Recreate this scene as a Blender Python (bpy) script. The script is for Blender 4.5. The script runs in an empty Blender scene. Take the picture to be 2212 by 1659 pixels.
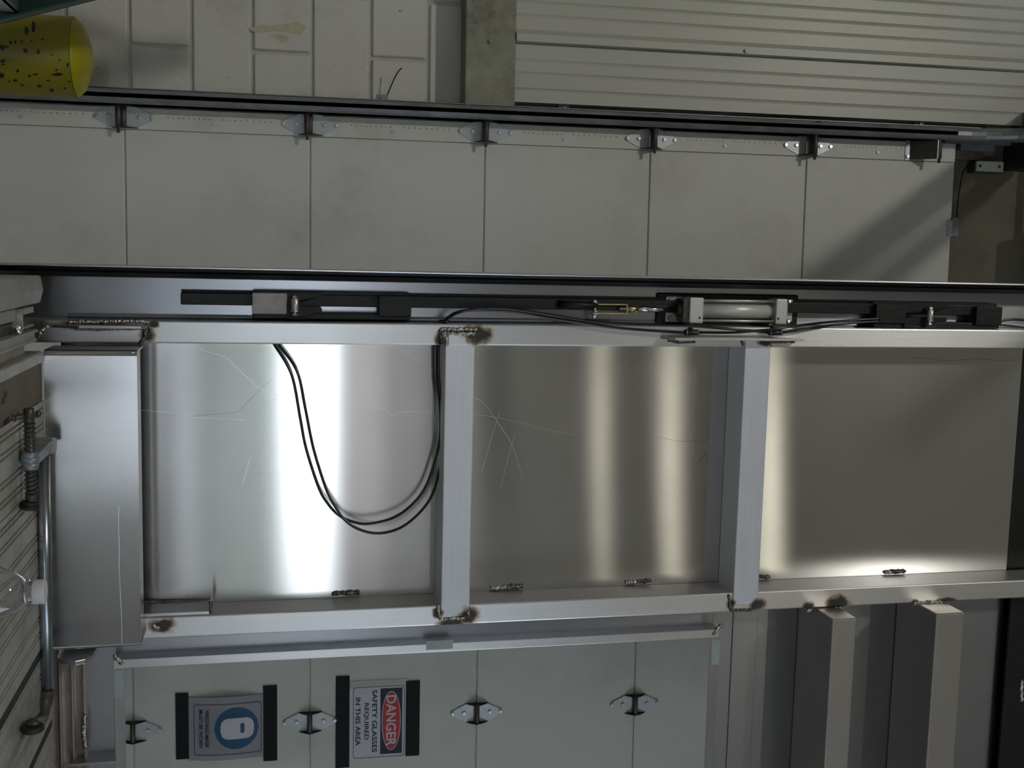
import bpy, bmesh, math, random
from mathutils import Vector, Matrix, noise
C = bpy.context.scene.collection
PI = math.pi
random.seed(7)

# ------------------------------------------------------------ camera (held on its side), world, exposure
FPX, CX, CY = 2415.0, 1106.0, 829.5            # focal length and centre of a 2212 x 1659 frame
EYE = Vector((0, 0, 1.80))
def axes(depth_vp, up_vp):                      # world axes seen from the camera: rows right, depth, up in (right, forward, up)
    n = Vector((depth_vp[0], FPX, depth_vp[1])).normalized()
    z = Vector((up_vp[0], FPX, up_vp[1])); z = (z - n*z.dot(n)).normalized()
    return [n.cross(z), n, z]
AW = axes((-244, -455), (0, 12830))             # the building
AT = axes((-289, -525), (-10, 11110))           # the truck body, which leans a little
def in_world(v): return Vector((AW[0].dot(v), AW[1].dot(v), AW[2].dot(v)))
cam = bpy.data.cameras.new('camera'); cam_ob = bpy.data.objects.new('camera', cam); C.objects.link(cam_ob)
cam.sensor_width = 36; cam.lens = 36*FPX/2212; cam.clip_start = 0.05; cam.clip_end = 300
e_r, e_f, e_s = in_world(Vector((1, 0, 0))), in_world(Vector((0, 1, 0))), in_world(Vector((0, 0, 1)))
cx_, cy_, cz_ = e_s, -e_r, -e_f
cam_ob.matrix_world = Matrix(((cx_.x, cy_.x, cz_.x, EYE.x), (cx_.y, cy_.y, cz_.y, EYE.y), (cx_.z, cy_.z, cz_.z, EYE.z), (0, 0, 0, 1)))
bpy.context.scene.camera = cam_ob
vs = bpy.context.scene.view_settings
vs.view_transform = 'Standard'; vs.look = 'None'; vs.gamma = 1; vs.use_curve_mapping = False
vs.exposure = 0.0
bpy.context.scene.cycles.use_denoising = True
bpy.context.scene.cycles.sample_clamp_indirect = 6
bpy.context.scene.cycles.max_bounces = 8

SKY = 11.0          # overcast daylight outside the far door
SIDE = 4.5         # glowing panes added on the unseen right wall to light the opening
TUBE = 3.6
BAY = 455.0        # high-bay lamp up to the left        # fluorescent tubes
world = bpy.data.worlds.new('overcast_sky'); bpy.context.scene.world = world; world.use_nodes = True
bg = world.node_tree.nodes['Background']
bg.inputs['Color'].default_value = (0.84, 0.93, 1.0, 1); bg.inputs['Strength'].default_value = SKY

# truck body axes in the world
TX = in_world(AT[0]); TY = in_world(AT[1]); TZ = in_world(AT[2])
RT = Matrix(((TX.x, TY.x, TZ.x), (TX.y, TY.y, TZ.y), (TX.z, TY.z, TZ.z)))
def _ray(px, py, A):
    c = Vector((py-CY, FPX, px-CX)); return Vector((A[0].dot(c), A[1].dot(c), A[2].dot(c)))
def pW(px, py, Y):
    d = _ray(px, py, AW); return d*(Y/d.y) + EYE
def pT(px, py, n):
    d = _ray(px, py, AT); return d*(n/d.y)
def t2w(p): return EYE + RT @ Vector(p)

# ------------------------------------------------------------ materials
def _new(name):
    m = bpy.data.materials.new(name); m.use_nodes = True
    nt = m.node_tree; b = nt.nodes['Principled BSDF']
    return m, nt, b
def N(nt, t, **k):
    n = nt.nodes.new(t)
    for a, v in k.items():
        if a.startswith('_'): n.inputs[a[1:].replace('_', ' ')].default_value = v
        else: setattr(n, a, v)
    return n
def tex(nt, scale=(1, 1, 1)):
    tc = N(nt, 'ShaderNodeTexCoord'); mp = N(nt, 'ShaderNodeMapping'); mp.inputs['Scale'].default_value = scale
    nt.links.new(tc.outputs['Object'], mp.inputs['Vector']); return mp.outputs['Vector']
def noise_n(nt, vec, scale, detail=4, rough=0.6):
    n = N(nt, 'ShaderNodeTexNoise'); n.inputs['Scale'].default_value = scale; n.inputs['Detail'].default_value = detail
    n.inputs['Roughness'].default_value = rough; nt.links.new(vec, n.inputs['Vector']); return n.outputs['Fac']
def rng(nt, val, a, b, c, d):
    n = N(nt, 'ShaderNodeMapRange'); nt.links.new(val, n.inputs[0])
    for i, x in enumerate((a, b, c, d)): n.inputs[1+i].default_value = x
    return n.outputs[0]
def mixc(nt, fac, c1, c2):
    n = N(nt, 'ShaderNodeMix', data_type='RGBA')
    if hasattr(fac, 'links'): nt.links.new(fac, n.inputs[0])
    else: n.inputs[0].default_value = fac
    for i, c in ((6, c1), (7, c2)):
        if hasattr(c, 'links'): nt.links.new(c, n.inputs[i])
        else: n.inputs[i].default_value = (*c, 1)
    return n.outputs[2]
def math_n(nt, op, a, b):
    n = N(nt, 'ShaderNodeMath', operation=op)
    for i, x in enumerate((a, b)):
        if hasattr(x, 'links'): nt.links.new(x, n.inputs[i])
        else: n.inputs[i].default_value = x
    return n.outputs[0]
def bump(nt, b, h, strength, dist=0.01):
    n = N(nt, 'ShaderNodeBump'); n.inputs['Strength'].default_value = strength; n.inputs['Distance'].default_value = dist
    nt.links.new(h, n.inputs['Height']); nt.links.new(n.outputs[0], b.inputs['Normal'])
def plain(name, col, rough=0.5, metal=0.0, var=0.12, scale=12.0, bmp=0.0, bscale=120.0, spec=None):
    m, nt, b = _new(name); v = tex(nt)
    f = noise_n(nt, v, scale)
    lo = tuple(x*(1-var) for x in col); hi = tuple(min(1, x*(1+var)) for x in col)
    nt.links.new(mixc(nt, rng(nt, f, .3, .7, 0, 1), lo, hi), b.inputs['Base Color'])
    b.inputs['Roughness'].default_value = rough; b.inputs['Metallic'].default_value = metal
    if spec is not None: b.inputs['Specular IOR Level'].default_value = spec
    if bmp: bump(nt, b, noise_n(nt, v, bscale, 2), bmp)
    return m
def painted(name, col, dirt, rough=0.5, scale=3.0, amount=(0.5, 0.72, 0, 0.6), bmp=0.15, bscale=90, specks=0.0):
    m, nt, b = _new(name); v = tex(nt)
    f1 = noise_n(nt, v, scale, 6, .62); f2 = noise_n(nt, v, scale*9, 4)
    f = math_n(nt, 'MULTIPLY', rng(nt, f1, *amount), rng(nt, f2, .3, .7, .35, 1))
    c = mixc(nt, f, col, dirt)
    if specks:
        s = noise_n(nt, v, 46, 2); c = mixc(nt, rng(nt, s, .72, .78, 0, specks), c, (0.05, 0.045, 0.03))
    nt.links.new(c, b.inputs['Base Color']); b.inputs['Roughness'].default_value = rough
    if bmp: bump(nt, b, noise_n(nt, v, bscale, 3), bmp, 0.004)
    return m
SOOT = []          # (point in truck axes, radius, stretch along w) of welding burns, filled in below
def aluminium(name, brush=(0, 0, 1), rough=0.3, col=(0.80, 0.80, 0.81), aniso=0.75, soot=None, origin=None, streak=0.10, rvar=.12, haze=0):
    m, nt, b = _new(name)
    s = [420.0 if not x else 3.0 for x in brush]
    v = tex(nt, tuple(s)); v0 = tex(nt)
    f = noise_n(nt, v, 1.0, 3, .6); g = noise_n(nt, v0, 7.0, 4)
    lo = tuple(x*(1-streak) for x in col)
    c = mixc(nt, rng(nt, f, .3, .7, 0, 1), lo, col)
    c = mixc(nt, rng(nt, g, .45, .75, 0, .25), c, tuple(x*.8 for x in col))
    r = rng(nt, math_n(nt, 'ADD', f, math_n(nt, 'MULTIPLY', g, .6)), .4, 1.2, rough*(1-rvar), rough*(1+rvar))
    metal = None
    if soot:
        tot = None
        wob = N(nt, 'ShaderNodeTexNoise'); wob.inputs['Scale'].default_value = 38; wob.inputs['Detail'].default_value = 4
        nt.links.new(v0, wob.inputs['Vector'])
        for p, rad, st in soot:
            q = Vector(p) - Vector(origin)
            mp = N(nt, 'ShaderNodeVectorMath', operation='SUBTRACT'); nt.links.new(v0, mp.inputs[0]); mp.inputs[1].default_value = q
            ml = N(nt, 'ShaderNodeVectorMath', operation='MULTIPLY'); nt.links.new(mp.outputs[0], ml.inputs[0]); ml.inputs[1].default_value = (1, .6, 1/st)
            ln = N(nt, 'ShaderNodeVectorMath', operation='LENGTH'); nt.links.new(ml.outputs[0], ln.inputs[0])
            d = math_n(nt, 'ADD', ln.outputs['Value'], math_n(nt, 'MULTIPLY', math_n(nt, 'SUBTRACT', wob.outputs['Fac'], .5), rad*1.1))
            a = rng(nt, d, rad*1.15, rad*.45, 0, 1)
            tot = a if tot is None else math_n(nt, 'MAXIMUM', tot, a)
        c = mixc(nt, rng(nt, tot, 0.0, .45, 0, .75), c, (0.42, 0.30, 0.17))
        c = mixc(nt, rng(nt, tot, .3, .8, 0, .95), c, (0.022, 0.022, 0.026))
        r = math_n(nt, 'ADD', r, math_n(nt, 'MULTIPLY', tot, .3))
        metal = rng(nt, tot, .3, .8, 1, .2)
    nt.links.new(c, b.inputs['Base Color']); nt.links.new(r, b.inputs['Roughness'])
    b.inputs['Metallic'].default_value = 1.0
    if metal is not None: nt.links.new(metal, b.inputs['Metallic'])
    b.inputs['Anisotropic'].default_value = aniso
    vt = N(nt, 'ShaderNodeVectorTransform', vector_type='VECTOR', convert_from='OBJECT', convert_to='WORLD')
    vt.inputs[0].default_value = brush; cr = N(nt, 'ShaderNodeVectorMath', operation='CROSS_PRODUCT'); ge = N(nt, 'ShaderNodeNewGeometry')
    nt.links.new(vt.outputs[0], cr.inputs[0]); nt.links.new(ge.outputs['Normal'], cr.inputs[1]); nt.links.new(cr.outputs[0], b.inputs['Tangent'])
    if haze:                                    # oxide film: a broader second lobe
        b2 = N(nt, 'ShaderNodeBsdfPrincipled'); b2.inputs['Metallic'].default_value = 1; b2.inputs['Roughness'].default_value = .46
        b2.inputs['Anisotropic'].default_value = .5; nt.links.new(cr.outputs[0], b2.inputs['Tangent']); nt.links.new(c, b2.inputs['Base Color'])
        mx = N(nt, 'ShaderNodeMixShader'); mx.inputs[0].default_value = haze
        g1 = N(nt, 'ShaderNodeBsdfAnisotropic', distribution='BECKMANN'); g2 = N(nt, 'ShaderNodeBsdfAnisotropic', distribution='BECKMANN')
        for g_, an in ((g1, -aniso), (g2, -.25)):
            nt.links.new(c, g_.inputs['Color']); nt.links.new(cr.outputs[0], g_.inputs['Tangent']); g_.inputs['Anisotropy'].default_value = an
        nt.links.new(r, g1.inputs['Roughness']); g2.inputs['Roughness'].default_value = .42
        nt.nodes.remove(b2)
        nt.links.new(g1.outputs[0], mx.inputs[1]); nt.links.new(g2.outputs[0], mx.inputs[2])
        nt.links.new(mx.outputs[0], nt.nodes['Material Output'].inputs['Surface'])
    return m
def emit(name, col, s):
    m, nt, b = _new(name); b.inputs['Base Color'].default_value = (*col, 1)
    b.inputs['Emission Color'].default_value = (*col, 1); b.inputs['Emission Strength'].default_value = s
    return m

# ------------------------------------------------------------ mesh helpers
class MB:
    def __init__(s): s.bm = bmesh.new(); s.mi = 0
    def _take(s, t, smooth=False):
        me = bpy.data.meshes.new('tmp')
        for f in t.faces: f.material_index = s.mi; f.smooth = smooth
        t.to_mesh(me); t.free(); s.bm.from_mesh(me); bpy.data.meshes.remove(me)
    def box(s, x0, x1, y0, y1, z0, z1, bev=0.0, seg=2, rot=None):
        t = bmesh.new()
        vs_ = [t.verts.new((x, y, z)) for x in (x0, x1) for y in (y0, y1) for z in (z0, z1)]
        for q in ((0, 1, 3, 2), (4, 6, 7, 5), (0, 4, 5, 1), (2, 3, 7, 6), (0, 2, 6, 4), (1, 5, 7, 3)): t.faces.new([vs_[i] for i in q])
        bmesh.ops.recalc_face_normals(t, faces=t.faces)
        if bev: bmesh.ops.bevel(t, geom=t.edges[:], offset=bev, segments=seg, affect='EDGES', profile=.5)
        if rot: bmesh.ops.transform(t, matrix=rot, verts=t.verts)
        s._take(t); return s
    def hexa(s, pts, bev=0.0):                 # 8 corners: near 4 (loop), far 4 (loop)
        t = bmesh.new(); v = [t.verts.new(p) for p in pts]
        for q in ((0, 1, 2, 3), (7, 6, 5, 4), (0, 4, 5, 1), (1, 5, 6, 2), (2, 6, 7, 3), (3, 7, 4, 0)): t.faces.new([v[i] for i in q])
        bmesh.ops.recalc_face_normals(t, faces=t.faces)
        if bev: bmesh.ops.bevel(t, geom=t.edges[:], offset=bev, segments=2, affect='EDGES', profile=.5)
        s._take(t); return s
    def prism(s, poly, a, b, axis='z', bev=0.0, smooth=False):   # outline in the two other axes, from a to b along axis
        t = bmesh.new()
        def P(p, h):
            return {'z': (p[0], p[1], h), 'y': (p[0], h, p[1]), 'x': (h, p[0], p[1])}[axis]
        lo = [t.verts.new(P(p, a)) for p in poly]; hi = [t.verts.new(P(p, b)) for p in poly]
        t.faces.new(lo); t.faces.new(hi[::-1]); n = len(poly)
        for i in range(n): t.faces.new((lo[i], lo[(i+1) % n], hi[(i+1) % n], hi[i]))
        bmesh.ops.recalc_face_normals(t, faces=t.faces)
        if bev: bmesh.ops.bevel(t, geom=t.edges[:], offset=bev, segments=2, affect='EDGES', profile=.5)
        s._take(t, smooth); return s
    def tube(s, pts, r, seg=10, caps=True, smooth=True):
        pts = [Vector(p) for p in pts]; rr = r if hasattr(r, '__len__') else [r]*len(pts)
        t = bmesh.new(); rings = []; prev = None
        for i, p in enumerate(pts):
            d = (pts[min(i+1, len(pts)-1)] - pts[max(i-1, 0)]).normalized()
            if prev is None:
                a = d.orthogonal().normalized()
            else:
                a = (prev - d*prev.dot(d)).normalized()
            prev = a; b_ = d.cross(a)
            rings.append([t.verts.new(p + (a*math.cos(2*PI*k/seg) + b_*math.sin(2*PI*k/seg))*rr[i]) for k in range(seg)])
        for i in range(len(rings)-1):
            for k in range(seg): t.faces.new((rings[i][k], rings[i][(k+1) % seg], rings[i+1][(k+1) % seg], rings[i+1][k]))
        if caps: t.faces.new(rings[0][::-1]); t.faces.new(rings[-1])
        bmesh.ops.recalc_face_normals(t, faces=t.faces)
        s._take(t, smooth); return s
    def cyl(s, p0, p1, r, seg=20, r2=None, bev=0.0, smooth=True):
        p0 = Vector(p0); p1 = Vector(p1); r2 = r if r2 is None else r2
        d = (p1-p0).normalized(); a = d.orthogonal().normalized(); b_ = d.cross(a)
        t = bmesh.new()
        rings = []
        st = [(p0, r), (p1, r2)]
        if bev: st = [(p0, r-bev), (p0+d*bev, r), (p1-d*bev, r2), (p1, r2-bev)]
        for p, q in st: rings.append([t.verts.new(p + (a*math.cos(2*PI*k/seg) + b_*math.sin(2*PI*k/seg))*q) for k in range(seg)])
        sides = []
        for i in range(len(rings)-1):
            for k in range(seg): sides.append(t.faces.new((rings[i][k], rings[i][(k+1) % seg], rings[i+1][(k+1) % seg], rings[i+1][k])))
        t.faces.new(rings[0][::-1]); t.faces.new(rings[-1])
        bmesh.ops.recalc_face_normals(t, faces=t.faces)
        me = bpy.data.meshes.new('tmp')
        for f in t.faces: f.material_index = s.mi; f.smooth = smooth and len(f.verts) == 4
        t.to_mesh(me); t.free(); s.bm.from_mesh(me); bpy.data.meshes.remove(me); return s
    def lathe(s, prof, base, seg=32, close=False):          # (radius, height) up the z axis
        t = bmesh.new(); rings = []
        for r, h in prof:
            if r < 1e-6: rings.append([t.verts.new((base[0], base[1], base[2]+h))])
            else: rings.append([t.verts.new((base[0]+r*math.cos(2*PI*k/seg), base[1]+r*math.sin(2*PI*k/seg), base[2]+h)) for k in range(seg)])
        for i in range(len(rings)-1):
            A, B = rings[i], rings[i+1]
            for k in range(seg):
                q = [A[k % len(A)], A[(k+1) % len(A)], B[(k+1) % len(B)], B[k % len(B)]]
                u = []
                for v in q:
                    if v not in u: u.append(v)
                if len(u) > 2: t.faces.new(u)
        bmesh.ops.recalc_face_normals(t, faces=t.faces)
        s._take(t, True); return s
    def nut(s, p, d, r, h, bolt=0.0):
        s.cyl(p, Vector(p)+Vector(d)*h, r, 6, smooth=False)
        if bolt: s.cyl(Vector(p)+Vector(d)*h, Vector(p)+Vector(d)*(h+bolt), r*.5, 10, bev=r*.12)
        return s
    def bead(s, pts, r, step=None, seed=1):                 # a rippled weld bead
        rnd = random.Random(seed); pts = [Vector(p) for p in pts]; step = step or r*.75
        P = []
        for a, b_ in zip(pts, pts[1:]):
            n = max(1, int((b_-a).length/step))
            for i in range(n): P.append(a.lerp(b_, i/n))
        P.append(pts[-1])
        for p in P:
            t = bmesh.new(); bmesh.ops.create_icosphere(t, subdivisions=2, radius=r*rnd.uniform(.75, 1.15))
            for v in t.verts: v.co += Vector((noise.noise(v.co*400+p*90), noise.noise(v.co*380+p*70), noise.noise(v.co*360+p*50)))*r*.25
            bmesh.ops.translate(t, vec=p + Vector((rnd.uniform(-1, 1), rnd.uniform(-.3, .3), rnd.uniform(-1, 1)))*r*.2, verts=t.verts)
            s._take(t, True)
        return s
    def build(s, name, mats, parent=None, origin=None):
        me = bpy.data.meshes.new(name)
        o_ = Vector(origin) if origin is not None else (Vector(parent['_o']) if parent is not None and '_o' in parent else Vector((0, 0, 0)))
        bmesh.ops.translate(s.bm, vec=-o_, verts=s.bm.verts)
        s.bm.to_mesh(me); s.bm.free()
        for m in (mats if isinstance(mats, (list, tuple)) else [mats]): me.materials.append(m)
        ob = bpy.data.objects.new(name, me); C.objects.link(ob)
        if parent is not None: ob.parent = parent; ob['_o'] = list(o_)
        return ob
def tag(o, label=None, cat=None, group=None, kind=None):
    if label: o['label'] = label
    if cat: o['category'] = cat
    if group: o['group'] = group
    if kind: o['kind'] = kind
    return o
def thing(name, base, label=None, cat=None, group=None, kind=None, truck=False):
    o = bpy.data.objects.new(name, None); C.objects.link(o); o.empty_display_size = .05
    o['_o'] = list(base)
    if truck:
        o.matrix_world = Matrix.Translation(t2w(base)) @ RT.to_4x4()
    else: o.location = base
    return tag(o, label, cat, group, kind)
def struct(mb, name, mats, label=None):
    o = mb.build(name, mats); o['kind'] = 'structure'
    if label: o['label'] = label
    return o
def copy_tree(o, parent=None):
    c = o.copy(); C.objects.link(c)
    if parent is not None: c.parent = parent
    for ch in [x for x in list(bpy.data.objects) if x.parent == o]: copy_tree(ch, c)
    return c
def smooth_path(pts, n=8):                                  # Catmull-Rom
    pts = [Vector(p) for p in pts]; out = []
    for i in range(len(pts)-1):
        p0, p1, p2, p3 = pts[max(i-1, 0)], pts[i], pts[i+1], pts[min(i+2, len(pts)-1)]
        for k in range(n):
            t = k/n; out.append(.5*((2*p1) + (p2-p0)*t + (2*p0-5*p1+4*p2-p3)*t*t + (3*p1-p0-3*p2+p3)*t**3))
    out.append(pts[-1]); return out

# ------------------------------------------------------------ material set
M = {}
M['door'] = painted('door_paint', (0.60, 0.605, 0.57), (0.34, 0.33, 0.27), .42, 2.4, (.48, .78, 0, .62), .12, 160)
M['stile'] = painted('stile_paint', (0.62, 0.62, 0.57), (0.34, 0.31, 0.22), .42, 5, (.55, .8, 0, .6), .05, 160, .5)
M['block'] = painted('block_paint', (0.60, 0.597, 0.555), (0.33, 0.31, 0.24), .62, 3.5, (.52, .8, 0, .7), .35, 60, .55)
M['mortar'] = painted('mortar_paint', (0.50, 0.495, 0.455), (0.2, 0.18, 0.12), .7, 6, (.5, .75, 0, .8), .3, 80)
M['bare'] = plain('bare_patch', (0.50, 0.47, 0.33), .8, 0, .1, 60)
M['siding'] = painted('siding_paint', (0.50, 0.505, 0.455), (0.36, 0.35, 0.25), .38, 2.5, (.55, .85, 0, .5), .0, 90)
M['flash'] = painted('flashing_paint', (0.32, 0.32, 0.255), (0.06, 0.055, 0.035), .5, 3.2, (.42, .68, 0, .9), .05, 90, .7)
M['brown'] = painted('dirty_wood', (0.17, 0.145, 0.105), (0.05, 0.04, 0.03), .75, 6, (.42, .65, 0, .9), .3, 70, .6)
M['header'] = painted('header_concrete', (0.155, 0.135, 0.10), (0.055, 0.047, 0.037), .8, 2.6, (.4, .7, 0, .9), .4, 50, .4)
M['concrete'] = plain('floor_concrete', (0.26, 0.25, 0.23), .55, 0, .2, 1.5, .1, 40)
M['roomwall'] = plain('room_paint', (0.55, 0.54, 0.52), .7, 0, .1, 2)
M['ceiling'] = plain('ceiling_deck', (0.52, 0.465, 0.39), .7, 0, .15, 1.5)
M['pave'] = plain('pavement', (0.10, 0.10, 0.107), .9, 0, .15, .6)
M['hedge'] = plain('hedge_leaf', (0.165, 0.18, 0.165), .8, 0, .3, 1.2)
M['zinc'] = plain('zinc_steel', (0.46, 0.49, 0.51), .40, .45, .12, 40)
M['zincd'] = plain('dull_zinc', (0.22, 0.25, 0.27), .42, .45, .15, 30)
M['track'] = plain('track_steel', (0.42, 0.44, 0.45), .32, .35, .2, 14)
M['pipe'] = plain('pipe_steel', (0.26, 0.29, 0.31), .3, .9, .15, 30)
M['dark'] = plain('dark_steel', (0.075, 0.07, 0.062), .4, .4, .3, 25)
M['darker'] = plain('grimy_steel', (0.018, 0.018, 0.017), .55, .3, .3, 25)
M['bolt'] = plain('bright_bolt', (0.72, 0.74, 0.76), .28, 1, .08, 60)
M['black'] = plain('black_paint', (0.010, 0.010, 0.011), .45, 0, .25, 30, .12, 60, .35)
M['worn'] = painted('worn_black_paint', (0.34, 0.33, 0.33), (0.06, 0.06, 0.065), .5, 16, (.45, .7, 0, .8), .7, 140)
M['rubber'] = plain('rubber', (0.012, 0.012, 0.013), .42, 0, .2, 30)
M['hose'] = plain('hose_black', (0.010, 0.010, 0.011), .25, 0, .2, 30)
M['brass'] = plain('brass', (0.62, 0.43, 0.12), .35, 1, .1, 40)
M['yzinc'] = plain('yellow_zinc', (0.62, 0.52, 0.26), .33, 1, .22, 50)
M['chrome'] = plain('chrome_rod', (0.75, 0.75, 0.75), .12, 1, .05, 20)
M['anod'] = plain('anodised', (0.62, 0.62, 0.65), .42, .55, .04, 50)
M['barrel'] = plain('anodised_barrel', (0.66, 0.68, 0.63), .42, .3, .04, 50)
M['bush'] = plain('bushing', (0.62, 0.60, 0.54), .4, .9, .1, 40)
M['weld'] = plain('weld_metal', (0.42, 0.41, 0.39), .32, 1, .5, 90, .3, 200)
M['weldd'] = plain('sooty_weld', (0.13, 0.125, 0.118), .38, .85, .8, 90, .3, 200)
M['alv'] = aluminium('aluminium_upright', (0, 0, 1), .30, (0.68, 0.68, 0.70), aniso=.7)
M['alu'] = aluminium('aluminium_crosswise', (1, 0, 0), .32, (0.62, 0.62, 0.64), aniso=.7)
M['sheet'] = aluminium('brushed_sheet', (0, 0, 1), .165, (0.62, 0.61, 0.60), aniso=.74, streak=.03, rvar=.05, haze=.16)
M['web'] = aluminium('web_sheet', (0, 0, 1), .30, (0.42, 0.43, 0.47), aniso=.7, streak=.04, rvar=.05)
M['plate'] = aluminium('cover_sheet', (1, 0, 0), .22, (0.52, 0.52, 0.54), aniso=.9, streak=.01, rvar=.04)
M['deckal'] = painted('worn_deck', (0.45, 0.45, 0.425), (0.12, 0.108, 0.085), .45, 6, (.4, .7, 0, .85), .15, 60, .35)
M['deckal'].node_tree.nodes['Principled BSDF'].inputs['Metallic'].default_value = .5
M['groove_dark'] = painted('dark_groove', (0.15, 0.14, 0.105), (0.05, 0.045, 0.035), .7, 9, (.4, .7, 0, .8), .2, 90)
M['board'] = painted('oily_board', (0.125, 0.105, 0.07), (0.05, 0.042, 0.03), .6, 9, (.4, .7, 0, .8), .6, 120)
M['yellow'] = painted('yellow_paint', (0.22, 0.195, 0.002), (0.13, 0.11, 0.003), .45, 5, (.5, .8, 0, .6), .2, 60)
M['yellow_lit'] = painted('lit_yellow_paint', (0.36, 0.32, 0.002), (0.15, 0.14, 0.02), .4, 14, (.5, .75, 0, .8), .15, 60)  # same yellow made brighter: light from above painted into the dome
M['chip'] = plain('chipped_black', (0.015, 0.015, 0.016), .6, 0, .3, 40)
M['green'] = plain('green_fibreglass', (0.008, 0.050, 0.034), .4, 0, .15, 20)
M['paper'] = plain('paper', (0.60, 0.61, 0.68), .6, 0, .02, 30)
M['tape'] = plain('black_tape', (0.009, 0.010, 0.011), .6, 0, .2, 30, spec=.2)
M['ink'] = plain('ink', (0.012, 0.014, 0.03), .6, 0, .1, 30)
M['red'] = plain('red_ink', (0.52, 0.035, 0.035), .6, 0, .06, 30)
M['blue'] = plain('blue_ink', (0.010, 0.075, 0.19), .6, 0, .06, 30)
M['cap'] = plain('milky_cap', (0.50, 0.50, 0.56), .4, 0, .03, 30)
M['gray_tape'] = plain('grey_tape', (0.30, 0.35, 0.36), .55, 0, .12, 60)
M['boxgrey'] = plain('sensor_grey', (0.50, 0.53, 0.47), .5, 0, .08, 30)
M['scratch'] = plain('scratch', (0.8, 0.8, 0.78), .35, 1, .05, 30)
M['rusty'] = painted('rusty_channel', (0.30, 0.27, 0.24), (0.20, 0.12, 0.07), .5, 12, (.4, .7, 0, .8), .2, 90)
M['shell'] = plain('fixture_white', (0.6, 0.6, 0.58), .4, 0, .05, 10)
M['bay'] = emit('high_bay_glow', (1.0, .97, .88), BAY)
M['frosted'] = emit('added_pane_glow', (.97, .97, 1.0), 1.05)
M['frosted_dim'] = emit('added_pane_glow_dim', (.93, .95, 1.0), .50)
M['side_glow'] = emit('added_side_glow', (.76, .89, 1.0), SIDE)
M['lamp'] = emit('fluorescent', (1.0, 0.96, 0.80), TUBE)
m, nt, b = _new('clear_plastic'); b.inputs['Base Color'].default_value = (.97, .97, 1, 1); b.inputs['Roughness'].default_value = .03
b.inputs['Transmission Weight'].default_value = 1; b.inputs['IOR'].default_value = 1.36; M['pet'] = m
m, nt, b = _new('clear_tape'); b.inputs['Base Color'].default_value = (.75, .73, .66, 1); b.inputs['Roughness'].default_value = .25
b.inputs['Alpha'].default_value = .45; M['cleartape'] = m

# ------------------------------------------------------------ the building
YD, YW = 3.97, 4.06                 # inner face of the overhead door, inner face of the wall
Z1 = [1.22+.6096*k for k in range(-2, 6)]     # joints of the door sections
Z1 = [0.0] + Z1[1:]
RX0, RX1, RYB, RZ = -7.0, 6.0, -18.0, 7.6
struct(MB().box(RX0, RX1, RYB, YW+.3, -.1, 0), 'floor', M['concrete'])
struct(MB().box(RX0, RX1, RYB, YW+.3, RZ, RZ+.1), 'ceiling', M['ceiling'])
struct(MB().box(RX0-.1, RX0, RYB, YW+.3, 0, RZ), 'wall_left', M['roomwall'])
struct(MB().box(RX1, RX1+.1, RYB, YW+.3, 0, RZ), 'wall_right', M['roomwall'])
wn = MB(); wn.box(RX1-.012, RX1-.002, -3.6, 1.0, 2.6, 4.4); wn.mi = 1
for k in range(5): wn.box(RX1-.06, RX1, -3.65+k*1.15, -3.55+k*1.15, 2.55, 4.45)
for z_ in (2.6, 3.5, 4.4): wn.box(RX1-.06, RX1, -3.65, 1.05, z_-.05, z_+.05)
struct(wn, 'side_glow_panes', [M['side_glow'], M['shell']])  # added light source: bluish glowing panes for the door seen through the opening
OX0, OX1, OZ = 0.4, 5.2, 3.62       # the open loading door behind the camera
w = MB(); w.box(RX0, OX0, RYB-.2, RYB, 0, RZ).box(OX1, RX1, RYB-.2, RYB, 0, RZ).box(OX0, OX1, RYB-.2, RYB, OZ, RZ)
struct(w, 'wall_back', M['roomwall'])
wn = MB(); wn.box(OX0, OX1, RYB+.002, RYB+.012, OZ+.12, OZ+1.1); wn.mi = 2; wn.box(OX0, OX1, RYB+.002, RYB+.012, OZ+1.1, OZ+2.1); wn.mi = 1
for k in range(6): wn.box(OX0+k*.96-.03, OX0+k*.96+.03, RYB, RYB+.05, OZ+.1, OZ+2.12)
for z_ in (OZ+.1, OZ+1.1, OZ+2.1): wn.box(OX0, OX1, RYB, RYB+.05, z_-.03, z_+.03)
struct(wn, 'back_glow_panes', [M['frosted'], M['shell'], M['frosted_dim']])  # glowing panes added over the far opening to brighten the sheet's reflection
struct(MB().box(-60, 60, -90, RYB-.2, -.12, -.02), 'ground', M['pave'])
h = MB()
for k in range(26):
    x = -16+k*1.6+random.uniform(-.3, .3); hh = random.uniform(3.5, 4.3)
    t = bmesh.new(); bmesh.ops.create_icosphere(t, subdivisions=3, radius=1)
    for v in t.verts:
        q = v.co*1.0; v.co = Vector((q.x*1.3, q.y*1.0, q.z*hh/2))*(1+.25*noise.noise(q*2.3+Vector((k, 0, 0)))) + Vector((x, -40+random.uniform(-.5, .5), hh/2-.1))
    h._take(t, True)
hd = h.build('hedge', M['hedge']); tag(hd, 'dark green hedge row outside beyond the far open doorway', 'hedge')

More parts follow.
